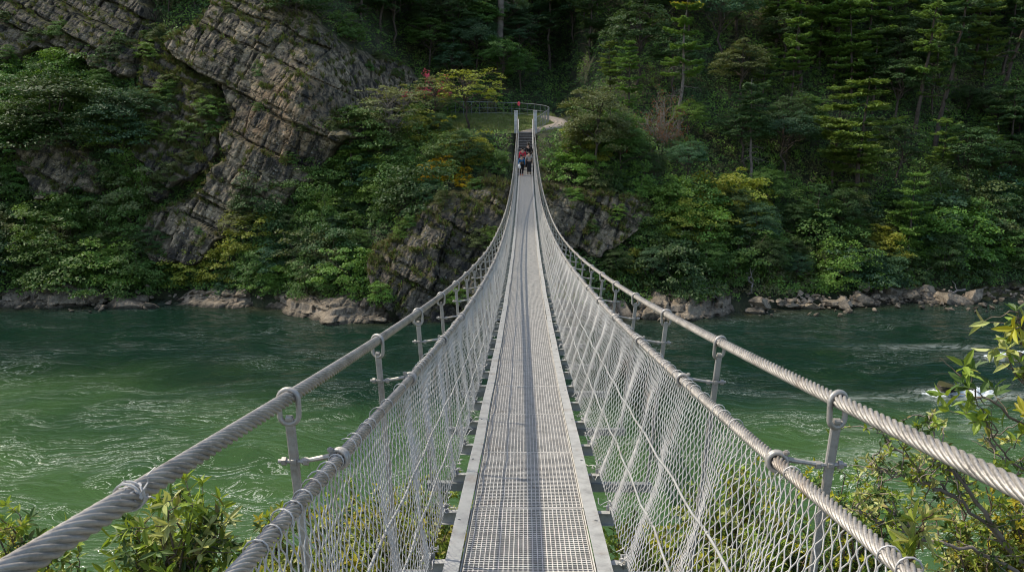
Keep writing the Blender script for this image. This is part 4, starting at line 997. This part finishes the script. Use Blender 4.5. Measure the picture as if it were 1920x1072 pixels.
RK=[ # px,py,(sx,sy,sz),label
(655,592,(1.4,1.2,.9),None),
(225,572,(2.4,1.6,1.0),'broad flat topped boulder among the tumbled boulders'),(205,548,(1.5,1.2,1.2),'upright boulder at the top of the tumbled boulders'),(262,564,(1.5,.9,1.1),'leaning slab boulder resting against the broad flat boulder'),(243,568,(1.1,.9,.9),'round boulder wedged beside the broad flat boulder'),(278,574,(1.2,1.1,.7),'dark low boulder at the water end of the tumbled boulders'),(190,575,(.8,.7,.4),'smallest stone in the water by the tumbled boulders'),(222,543,(1.1,.8,.7),'small cap stone on the tumbled boulders'),
(1165,585,(2.6,1.8,1.9),'large grey boulder seen through the hangers by the pale ledge'),(1215,575,(1.6,1.4,1.3),'dark boulder behind the smooth pale ledge'),
(1425,582,(1.9,1.1,.75),'low wedge shaped boulder alone in the water'),(1412,556,(1.7,1.2,1.3),'blocky boulder behind the lone wedge boulder'),
(1468,560,(.9,.8,.6),'little grey stone between the square ledge and the rubble'),(1505,565,(1.9,1.4,1.1),'wide cracked boulder in the middle of the rubble'),(1550,562,(2.2,1.5,1.1),'long flat boulder next to the wide cracked boulder'),(1562,558,(1.0,1.9,1.4),'tilted slab at the end of the long flat boulder'),(1490,572,(1.1,.8,.5),'low wet stone before the wide cracked boulder'),(1530,574,(.9,.7,.45),'small wet stone before the long flat boulder'),
(1608,554,(1.4,1.2,1.2),'upright pale boulder beneath the grass tuft'),(1635,566,(2.3,1.2,.9),'smooth rounded boulder at the waterline below the grass tuft'),(1668,562,(1.2,1.,.9),'small block beside the leaning slabs'),(1702,560,(2.2,1.3,1.8),'largest leaning slab on the rubble shore'),(1735,560,(.9,1.7,1.7),'narrow leaning slab next to the largest leaning slab'),
(1790,566,(2.8,1.8,1.6),'big square block at the end of the rubble shore'),(1828,564,(1.2,1.9,2.0),'sharp tilted block facing the river at the bend'),(1755,552,(1.5,1.,1.1),'dark stone in the gap between slabs and square block'),
(1875,548,(1.1,.9,.7),'grey stone on the shore of the river bend'),(1905,544,(1.4,.9,.6),'flat stone farthest along the river bend'),(1585,562,(1.0,.9,.8),'angular stone between the tilted slab and the upright boulder'),
(1690,545,(1.6,1.,1.),'white speckled rock in the grass above the leaning slabs'),(1605,530,(.9,.8,1.),'pale rock poking out of the grass tuft'),(705,588,(1.2,1.,.8),'squarish stone behind the long pale ledge'),(790,592,(1.7,1.,.7),'wet stone below the mossy outcrop'),(560,580,(.8,.7,.5),'loose stone on top of the long pale ledge')]
for i,(px,py,sz,lab) in enumerate(RK):
    if lab: put_rock('boulder',px,py+4,(sz[0]*1.25,sz[1]*1.1,sz[2]*.72),lab,seed=60+i,group='rocks along the far shore',dy=sz[1]*.2)
o=put_rock('boulder',1772,732,(2.3,1.1,.6),'brown boulder just breaking the surface in the rapids',mat='rock_dark',seed=130,sink=.42)
o=put_rock('boulder',1905,672,(1.6,1.0,.9),'grey boulder in the white water near the frame edge',mat='rock_dark',seed=131,sink=.4)
# loose rubble between the boulders
base=[rock(500+i,1,.8,.6,cuts=12,sub=2,rough=.02) for i in range(6)]
BV=[]
for b_ in base:
    cv=np.empty(len(b_.vertices)*3,np.float32); b_.vertices.foreach_get('co',cv); f_=np.array([p.vertices[:] for p in b_.polygons]); BV.append((cv.reshape(-1,3),f_)); bpy.data.meshes.remove(b_)
mb=MB()
for x0,x1,n in ((1395,1860,260),(1860,2000,40),(180,300,40),(330,500,30),(-60,180,40),(1180,1240,24)):
    px=rng.uniform(x0,x1,n); wl=np.interp(px,[0,200,340,480,1200,1330,1400,1500,1650,1840,1920],[574,572,562,572,594,594,576,574,567,570,552]); py=wl+rng.normal(-10,9,n); hp=hit(px,py)
    for p,a,b_ in zip(hp,px,py):
        if p[2]<WZ: 
            q=at(a,b_,1.); k=WZ/q[2]; p=np.array([q[0]*k,k,WZ+.02])
        s=rng.uniform(.18,.75)*rng.uniform(.6,1); V,Fc=BV[rng.integers(6)]; th=rng.uniform(0,6.28); c_,s_=math.cos(th),math.sin(th)
        Vr=np.stack([V[:,0]*c_-V[:,1]*s_,V[:,0]*s_+V[:,1]*c_,V[:,2]+V[:,0]*rng.normal(0,.3)],-1)*s
        mb.add(Vr+p+[0,-1.0-.2*rng.random(),.08],None,Fc)
tag(mb.obj('rubble',M['rock_shore'],None),'loose angular rubble between the shore boulders',None,kind='stuff')
# churned white water behind the boulders
mb=MB()
for (px,py,rx,ry,sd) in ((1806,738,2.3,.7,1),(1912,668,2.1,.8,2)):
    q=at(px,py,1.); k=WZ/q[2]; gx2=np.arange(-rx*1.5,rx*1.5,.05); gy2=np.arange(-ry*1.6,ry*1.6,.05); A_,B_=np.meshgrid(gx2,gy2,indexing='ij')
    en=np.exp(-(A_/rx)**2*1.3-(B_/ry)**2*1.3)*(.75+.5*fbm(A_*1.5,B_*3,sd,3)); rg=1-np.abs(fbm(A_*3.2,B_*5.,sd+4,4))*2.2
    zz_=WZ+.08-.24+en*(.30+.24*rg)+.03*fbm(A_*14,B_*14,sd,2)
    mb.add(np.stack([q[0]*k+A_,k+B_,zz_],-1).reshape(-1,3),gridq(len(gx2),len(gy2)))
mat_simple('white_water',(.72,.76,.74),.6,.15,6)
o=mb.obj('white_water_foam',M['white_water'],None,True); tag(o,'white water churning behind the boulders',None,kind='stuff')
# fallen dead wood on the shore
for i,(a,b,lab) in enumerate([((1395,515),(1402,545),'pale broken snag leaning on the shore by the square ledge'),((1800,545),(1740,560),'grey driftwood branch among the slabs')]):
    p0=hit(*a)[0]+[0,-.6,.2]; p1=hit(*b)[0]+[0,-1.0,.0]; mb=MB(); P,r=limb(p0,p1,.09,.05,8,.1,.05); mb.tubes(P,r[None],7,cap=True)
    for _ in range(4):
        j=rng.integers(2,7); Q,q=limb(P[j],P[j]+rng.normal(0,.45,3)+[0,-.2,.2],.04,.012,5,.05,.06); mb.tubes(Q,q[None],5)
    tag(mb.obj('driftwood',M['twig_dead'],None,True),lab,'driftwood')
# ------------------------------------------------------------------ near bushes with real leaves
def leafset(B,D,N,L,Wd,mb):
    n=len(B); D=unit(D); N=unit(N-(N*D).sum(-1,keepdims=True)*D); S_=np.cross(D,N); L=np.broadcast_to(L,n)[:,None]; Wd=np.broadcast_to(Wd,n)[:,None]
    cu=rng.uniform(.05,.3,(n,1))
    f=lambda u,v,z: B+D*L*u+S_*Wd*v+N*(L*z-cu*L*u*u)
    V=np.stack([f(0,0,0),f(.3,-.42,.05),f(.68,-.36,.05),f(1,0,0),f(.68,.36,.05),f(.3,.42,.05),f(.5,0,-.02)],1)
    i=np.arange(n)[:,None]*7
    mb.add(V.reshape(-1,3),np.concatenate([i+[0,1,2,6],i+[6,2,3,4],i+[0,6,4,5]],0))
def sprig(P,nl,L,ratio,mb,rosette=0,wid=.5):
    P=np.asarray(P); n=len(P); u=rng.uniform(.15,1,nl)*(n-1); B=np.stack([np.interp(u,range(n),P[:,k]) for k in range(3)],-1)
    ax=unit(P[-1]-P[0]); D=ax*.55+unit(rng.normal(0,1,(nl,3)))*.9; N=np.array([0,-.15,1.])+rng.normal(0,.35,(nl,3))
    leafset(B,D,N,L*rng.uniform(.6,1.15,nl),L*ratio*rng.uniform(.8,1.15,nl),mb)
    if rosette:
        a=rng.uniform(0,2*PI)+np.arange(rosette)*2*PI/rosette; e1=unit(np.cross(ax,[.3,.2,1.])); e2=np.cross(ax,e1)
        D=ax*.7+(np.cos(a)[:,None]*e1+np.sin(a)[:,None]*e2)*rng.uniform(.5,1.1,(rosette,1)); leafset(np.repeat(P[-1:],rosette,0),D,np.repeat(ax[None],rosette,0)+rng.normal(0,.2,(rosette,3)),L*rng.uniform(.8,1.2,rosette),L*ratio,mb)
def bush(name,base,centres,label,nstem,ntw,L,ratio,mats,twl=.3,rosette=6,nl=9,rad=.012,twig='twig',cat='bush'):
    """centres: list of (x,y,z,rx,ry,rz) crown lobes"""
    e=empty(name,tuple(base)); base=np.array(base,float); sb=MB(); lbs=[MB() for _ in mats]
    for s in range(nstem):
        c=centres[rng.integers(len(centres))]; tgt=np.array(c[:3])+rball(1)[0]*np.array(c[3:])
        P,r=limb(base+rng.normal(0,.12,3)*[1,1,0],tgt,rad*1.3,rad*.35,11,.02,.035); sb.tubes((P-base),r[None],6)
        for _ in range(ntw):
            i=rng.integers(5,11); d=unit(rng.normal(0,1,3)+np.array([0,-.1,.55])+unit(P[-1]-P[0])*.3); 
            Q,q=limb(P[i],P[i]+d*twl*rng.uniform(.5,1.2),rad*.3,rad*.14,6,.04,.05); sb.tubes(Q-base,q[None],4)
            m=lbs[rng.choice(len(mats),p=[x[1] for x in mats])]; sprig(Q-base,nl,L,ratio,m,rosette)
    o=sb.obj('stem',M[twig],e,True); fo=None
    V=[];Q=[];mi=[];off=0
    for k,m in enumerate(lbs):
        if not m.V: continue
        v=np.concatenate(m.V); q=np.concatenate(m.Q); V.append(v); Q.append(q+off); mi.append(np.full(len(q),k)); off+=len(v)
    new_obj('foliage',make_mesh('foliage',np.concatenate(V),np.concatenate(Q),False,np.concatenate(mi)),[M[x[0]] for x in mats],e)
    tag(e,label,cat); return e
def lobe(px,py,d,rx,ry,rz): p=at(px,py,d); return (*p,rx,ry,rz)
YM=[('near_leaf',.45),('near_leaf_pale',.2),('near_leaf_dark',.2),('near_leaf_gold',.15)]
PM=[('near_leaf_pale',.3),('near_leaf',.45),('near_leaf_dark',.25)]
bush('near_bush',at(330,1330,4.6),[lobe(310,1020,4.6,.26,.3,.17),lobe(330,955,4.5,.16,.2,.09),lobe(250,1070,4.6,.3,.3,.13),lobe(385,1015,4.6,.13,.2,.16)],'pale leaved bush below the main cable knot with upright shoots',18,11,.095,.36,PM,.22,3,9)
bush('near_bush',at(40,1300,4.0),[lobe(10,985,4.0,.08,.2,.06),lobe(60,1060,4.0,.25,.2,.10),lobe(130,1080,4.1,.22,.2,.08),lobe(-40,1030,4.,.2,.2,.15)],'small leaved bush in the frame corner under the main cable',14,11,.06,.42,YM,.2,5,8)
bush('near_bush',at(640,1350,6.2),[lobe(560,1035,6.,.5,.5,.25),lobe(680,995,6.6,.5,.5,.28),lobe(790,965,7.2,.45,.5,.3),lobe(830,1050,6.6,.35,.4,.4),lobe(600,1090,5.6,.5,.5,.3)],'yellow green bush behind the lawn side chain link net',80,18,.062,.5,YM,.24,4,11)
bush('near_bush',at(1330,1330,6.4),[lobe(1250,1060,6.6,.4,.5,.3),lobe(1350,985,6.8,.5,.5,.35),lobe(1440,940,6.6,.4,.4,.3),lobe(1500,1030,6.2,.45,.4,.3),lobe(1390,1060,6.,.5,.4,.3),lobe(1195,1040,7.,.25,.4,.25)],'dense yellow green bush behind the other chain link net',84,18,.062,.5,YM,.24,4,11)
bush('near_bush',at(1610,1280,5.6),[lobe(1590,930,5.6,.22,.3,.25),lobe(1640,960,5.4,.22,.3,.2),lobe(1560,1000,5.6,.25,.3,.25)],'dark small leaved bush beyond the nearest right hanger'.replace('right ','path side '),16,14,.04,.5,[('near_leaf_dark',.45),('near_leaf',.4),('near_leaf_gold',.15)],.18,4,12)
bush('near_bush',at(1900,1330,4.6),[lobe(1860,1040,4.6,.3,.3,.18),lobe(1760,1060,4.8,.3,.3,.14),lobe(1900,960,4.6,.16,.3,.22),lobe(1810,960,4.9,.2,.3,.15)],'bright bushy shrub crowding the lower frame corner by the thick cable',30,14,.045,.5,YM,.2,4,11)
def branches(name,lines,label,L,ratio,mats,ntw,twl,nl,ros,rad=.012,twig='bark_grey',cat='shrub'):
    P0=at(*lines[0][0]); e=empty(name,tuple(P0)); sb=MB(); lbs=[MB() for _ in mats]
    for ln in lines:
        K=np.array([at(*p) for p in ln]); u=np.linspace(0,len(K)-1,5*len(K)); P=np.stack([np.interp(u,range(len(K)),K[:,k]) for k in range(3)],-1)
        P[1:-1]=(P[:-2]+2*P[1:-1]+P[2:])/4; P[1:-1]+=rng.normal(0,.008,(len(P)-2,3)); r=np.linspace(rad,rad*.3,len(P)); sb.tubes(P-P0,r[None],7)
        for _ in range(ntw):
            i=rng.integers(len(P)//4,len(P)); d=unit(rng.normal(0,1,3)+np.array([-.15,0,.45])); Q,q=limb(P[i],P[i]+d*twl*rng.uniform(.4,1.2),rad*.35,rad*.12,7,.03,.06); sb.tubes(Q-P0,q[None],5)
            if rng.random()<.8: sprig(Q-P0,nl,L,ratio,lbs[rng.choice(len(mats),p=[x[1] for x in mats])],ros)
    sb.obj('stem',M[twig],e,True); V=[];Q=[];mi=[];off=0
    for k,m in enumerate(lbs):
        if not m.V: continue
        v=np.concatenate(m.V); q=np.concatenate(m.Q); V.append(v); Q.append(q+off); mi.append(np.full(len(q),k)); off+=len(v)
    new_obj('foliage',make_mesh('foliage',np.concatenate(V),np.concatenate(Q),False,np.concatenate(mi)),[M[x[0]] for x in mats],e); tag(e,label,cat); return e
branches('twiggy_shrub',[[(1980,1130,4.4),(1880,1010,4.4),(1790,930,4.5),(1725,880,4.5),(1640,800,4.6)],[(1980,1130,4.4),(1860,1038,4.3),(1740,1012,4.3),(1640,975,4.3),(1605,950,4.3)],[(1880,1010,4.4),(1800,900,4.4),(1760,850,4.4),(1745,780,4.5)],[(1790,930,4.5),(1700,895,4.5),(1630,870,4.5)],[(1990,1120,4.4),(1925,960,4.3),(1890,880,4.3),(1850,820,4.3)],[(1740,1012,4.3),(1690,985,4.3),(1645,930,4.35)]],'twiggy grey branched shrub reaching over the river beside the thick cable',.042,.5,[('near_leaf',.4),('near_leaf_dark',.35),('near_leaf_gold',.1),('near_leaf_pale',.15)],26,.22,12,3,.014)
branches('leafy_sapling',[[(2080,1000,3.6),(1960,830,3.6),(1880,765,3.6),(1825,735,3.6),(1800,700,3.6)],[(2080,1000,3.6),(1985,740,3.6),(1925,690,3.6),(1915,610,3.6),(1908,585,3.6)],[(2080,1000,3.6),(1960,900,3.6),(1890,860,3.6),(1850,790,3.6)],[(1985,740,3.6),(1940,740,3.6),(1880,680,3.6)]],'leafy sapling leaning in from the frame edge above the rapids',.085,.4,[('near_leaf',.5),('near_leaf_pale',.2),('near_leaf_dark',.2),('near_leaf_gold',.1)],10,.16,6,3,.009,'twig','sapling')
branches('willow_shoot',[[(1690,1170,2.9),(1705,1060,2.9),(1728,990,2.9),(1742,945,2.9)]],'single upright shoot with long narrow leaves and an orange stem',.115,.2,[('near_leaf_pale',.4),('near_leaf',.6)],7,.05,5,4,.006,'cloth_brown','shoot')
# ------------------------------------------------------------------ people on the bridge
def skin_obj(name,J,E_,mat,parent,root=0,sub=2):
    me=bpy.data.meshes.new(name); me.from_pydata([j[:3] for j in J],E_,[]); o=new_obj(name,me,mat,parent)
    m=o.modifiers.new('skin','SKIN'); m.use_smooth_shade=True
    if not me.skin_vertices: return o
    for i,j in enumerate(J):
        d=me.skin_vertices[0].data[i]; d.radius=(j[3],j[4] if len(j)>4 else j[3]); d.use_root=(i==root)
    s=o.modifiers.new('sub','SUBSURF'); s.levels=sub; s.render_levels=sub
    return o
def person(loc,h,label,top,bottom,shoe,hair,stride=.06,armL=(-.15,.03,.47),armR=(.15,.03,.47),skirt=False,sleeve=True,rz=0.):
    e=empty('person',loc,-YAW+rz); tag(e,label,'person'); e.scale=(h,h,h)
    hip={-1:(-.048,0,.50),1:(.048,0,.50)}; st=stride
    kn={-1:(-.052,.03+st*.5,.285),1:(.052,.02-st*.3,.285)}; an={-1:(-.052,st,.045),1:(.052,-st,.06)}; toe={-1:(-.058,st+.085,.018),1:(.058,-st+.08,.018)}
    J=[(0,0,.53,.075,.055),(0,0,.63,.068,.05),(0,-.005,.75,.082,.055),(0,-.01,.82,.035,.035),(0,.0,.865,.034,.036),(0,.008,.91,.046,.056),(0,.005,.965,.034,.040)]
    E_=[(0,1),(1,2),(2,3),(3,4),(4,5),(5,6)]
    def add(v,p): J.append(v); E_.append((p,len(J)-1)); return len(J)-1
    add((0,.062,.905,.010),5)                                     # nose
    for s in (-1,1): add((s*.050,0,.905,.010),5)                  # ears
    el={}
    for s,w in ((-1,armL),(1,armR)):
        a=add((s*50/500.,-.005,.79,.033),2); ep=((s*.135+w[0])/2*1.02,-.035+(w[1]<.1)*.0+w[1]*.2,(.79+w[2])/2+.0); el[s]=ep
        b=add((*ep,.026),a); c=add((*w,.018),b); d=unit(np.array(w)-np.array(ep)); pm=np.array(w)+d*.028; p=add((*pm,.017,.012),c)
        sd=unit(np.cross(d,[0,1,.2])); 
        for f in range(4):
            q=pm+d*.022+sd*(f-1.5)*.011; k=add((*q,.0052),p); L=(.026,.031,.029,.022)[f]; q2=q+d*L*.6+np.array([0,.006,0]); k2=add((*q2,.0048),k); add((*(q2+d*L*.5+np.array([0,.009,0])),.0042),k2)
        q=np.array(w)+d*.012+sd*.018; k=add((*q,.0062),c); add((*(q+d*.02+sd*.012+np.array([0,.008,0])),.0052),k)
    for s in (-1,1):
        a=add((*hip[s],.055),0); b=add((*kn[s],.036),a); c=add((*an[s],.023),b); add((*toe[s],.018),c)
    body=skin_obj('body',J,E_,M['skin'],e)
    T=[(0,0,.50,.080,.062),(0,0,.63,.070,.056),(0,-.005,.755,.082,.060),(0,-.008,.825,.044,.042)]; TE=[(0,1),(1,2),(2,3)]
    for s,w in ((-1,armL),(1,armR)):
        T.append((s*.098,-.005,.79,.036)); TE.append((2,len(T)-1)); T.append((*el[s],.030)); TE.append((len(T)-2,len(T)-1))
        if sleeve: T.append((*(np.array(el[s])*.12+np.array(w)*.88),.027)); TE.append((len(T)-2,len(T)-1))
    skin_obj('top',T,TE,M[top],e)
    if skirt:
        mb=MB(); zz=np.array([.545,.50,.40,.25,.10]); rx=np.array([.075,.092,.10,.095,.085]); n=20; th=np.linspace(0,2*PI,n,endpoint=False)
        V=np.stack([np.stack([np.cos(th)*r*(1+.05*np.sin(5*th)*(.6-z)),np.sin(th)*r*.8+.01,np.full(n,z)],-1) for z,r in zip(zz,rx)]); I,Jj=np.meshgrid(np.arange(4),np.arange(n),indexing='ij'); J2=(Jj+1)%n
        mb.add(V.reshape(-1,3),np.stack([I*n+Jj,I*n+J2,(I+1)*n+J2,(I+1)*n+Jj],-1).reshape(-1,4)); mb.obj('trousers',M[bottom],e,True)
    B=[(0,0,.53,.084,.064)]; BE=[]
    for s in (-1,1):
        for v,p in ((( *hip[s],.064),0),((*kn[s],.045),None),((an[s][0],an[s][1],.07,.034),None)):
            B.append(v); BE.append((0 if p==0 else len(B)-2,len(B)-1))
    skin_obj('trousers',B,BE,M[bottom],e)
    for s in (-1,1):
        skin_obj('shoe',[(an[s][0],an[s][1]-.02,.03,.030),((an[s][0]+toe[s][0])/2,(an[s][1]+toe[s][1])/2,.028,.028),(toe[s][0],toe[s][1]+.012,.022,.024)],[(0,1),(1,2)],M[shoe],e)
    skin_obj('hair',[(0,-.015,.885,.046,.05),(0,-.014,.93,.054,.060),(0,-.004,.972,.040,.044)],[(0,1),(1,2)],M[hair],e)
    return e
zd=lambda d: float(zdeck(d))+.004
P1=person(W(-.26,55.2,zd(55.2)),1.45,'person in a blue jacket, black trousers and orange shoes walking away','cloth_blue','cloth_black','shoe_orange','hair_black',.075)
mb=MB(); mb.box((0,-.085,.60),(.10,.045,.12)); o=mb.obj('waist_bag',M['cloth_brown'],P1); bv=o.modifiers.new('b','BEVEL'); bv.width=.02; bv.segments=3
P2=person(W(-.20,56.7,zd(56.7)),1.60,'person in a red top walking ahead of the blue jacket','cloth_red','cloth_charcoal','cloth_black','hair_black',.06)
P3=person(W(.25,55.7,zd(55.7)),1.62,'person in a grey vest and long charcoal skirt walking away','cloth_grey','cloth_charcoal','cloth_black','hair_black',.04,armR=(.13,.05,.50),skirt=True,sleeve=False)
P4=person(W(.22,57.4,zd(57.4)),1.66,'person in a white cap and black top ahead of the grey vest','cloth_black','cloth_black','cloth_black','hair_black',.05,armR=(.16,.05,.60))
skin_obj('cap',[(0,-.004,.935,.060,.066),(0,.0,.985,.048,.052),(0,.085,.955,.018,.012)],[(0,1),(0,2)],M['cloth_white'],P4)
mb=MB(); mb.tubes(np.array([W(.40,57.5,zd(57.4)+.85),W(.20,57.25,zd(57.4)+1.66)]),.022,7,cap=True); o=mb.obj('walking_staff',M['cloth_brown'],None); tag(o,'dark staff held over the shoulder of the person in the white cap','staff')
mb=MB(); th=np.linspace(0,2*PI,14,endpoint=False); c=np.array(W(-.41,55.15,zd(55.2)+.62)); mb.tubes(c+np.array([[0,0,-.16],[0,0,-.12],[0,0,0],[0,0,.1],[0,0,.15]]),np.array([[.04,.10,.12,.10,.03]]),10,cap=True); mb.tubes(c+np.array([[-.05,0,.13],[-.03,0,.26],[.03,0,.26],[.05,0,.13]]),.012,5)
o=mb.obj('carrier_bag',M['cloth_white'],None,True); tag(o,'white carrier bag held by the person in the blue jacket','bag')
# ------------------------------------------------------------------ light
w=bpy.data.worlds.new('World'); S.world=w; w.use_nodes=True
nt=w.node_tree; bg=nt.nodes['Background']
sky=nt.nodes.new('ShaderNodeTexSky'); sky.sky_type='NISHITA'; sky.sun_disc=False
ts=Vector((-.70,.24,1.0)); EL=math.asin(ts.normalized().z); AZ=math.atan2(ts.x,ts.y)
sky.sun_elevation=EL; sky.sun_rotation=AZ%(2*PI); sky.dust_density=1.5
nt.links.new(sky.outputs[0],bg.inputs[0]); bg.inputs[1].default_value=.15
sl=bpy.data.lights.new('sun','SUN'); sl.energy=3.6; sl.angle=math.radians(.8); sl.color=(1,.94,.84)
so=bpy.data.objects.new('sun',sl); COL.objects.link(so); so.rotation_euler=ts.to_track_quat('Z','Y').to_euler(); so.location=(-60,20,90)
# unseen thin cumulus added to shade the far bank
t=NT('shade_cloud'); v=t.coord('Object')
tr=t.n('ShaderNodeBsdfTransparent'); df=t.n('ShaderNodeBsdfDiffuse',{'Color':(.9,.9,.9,1)})
mx=t.n('ShaderNodeMixShader',{0:.31,1:tr.outputs[0],2:df.outputs[0]}); t.link(mx.outputs[0],t.out.inputs[0])
def shade_cloud(cx,cy,rx,ry,seed,H=240):
    n=64; m=24
    th=np.linspace(0,2*PI,n,endpoint=False); ph=np.linspace(-PI/2+.05,PI/2-.05,m)
    T,Pp=np.meshgrid(th,ph,indexing='ij'); x,y,z=np.cos(T)*np.cos(Pp),np.sin(T)*np.cos(Pp),np.sin(Pp)
    r=1+.10*fbm(x*2.5,y*2.5,z*2.5+seed,4)
    off=np.array(ts)*(H/ts.z)
    V=np.stack([cx+off[0]+x*rx*r,cy+off[1]+y*ry*r,H+z*10*r],-1)
    I,J=np.meshgrid(np.arange(n),np.arange(m-1),indexing='ij'); I2=(I+1)%n
    q=np.stack([I*m+J,I2*m+J,I2*m+J+1,I*m+J+1],-1).reshape(-1,4)
    o=new_obj('shade_cloud',make_mesh('shade_cloud',V.reshape(-1,3),q,True),t.m)
    tag(o,'unseen thin pale cumulus added high above the valley to shade the far bank','shade_cloud',kind='structure')
shade_cloud(10,100,120,66.5,3)
vs_=S.view_settings; vs_.view_transform='Standard'; vs_.look='None'; vs_.exposure=0.75; vs_.gamma=1; vs_.use_white_balance=True; vs_.white_balance_temperature=6900; vs_.white_balance_tint=8
S.cycles.max_bounces=5; S.cycles.diffuse_bounces=3; S.cycles.glossy_bounces=3; S.cycles.transmission_bounces=4; S.cycles.transparent_max_bounces=8; S.cycles.use_adaptive_sampling=True; S.cycles.adaptive_threshold=.012; S.cycles.filter_width=1.05; S.cycles.use_denoising=True
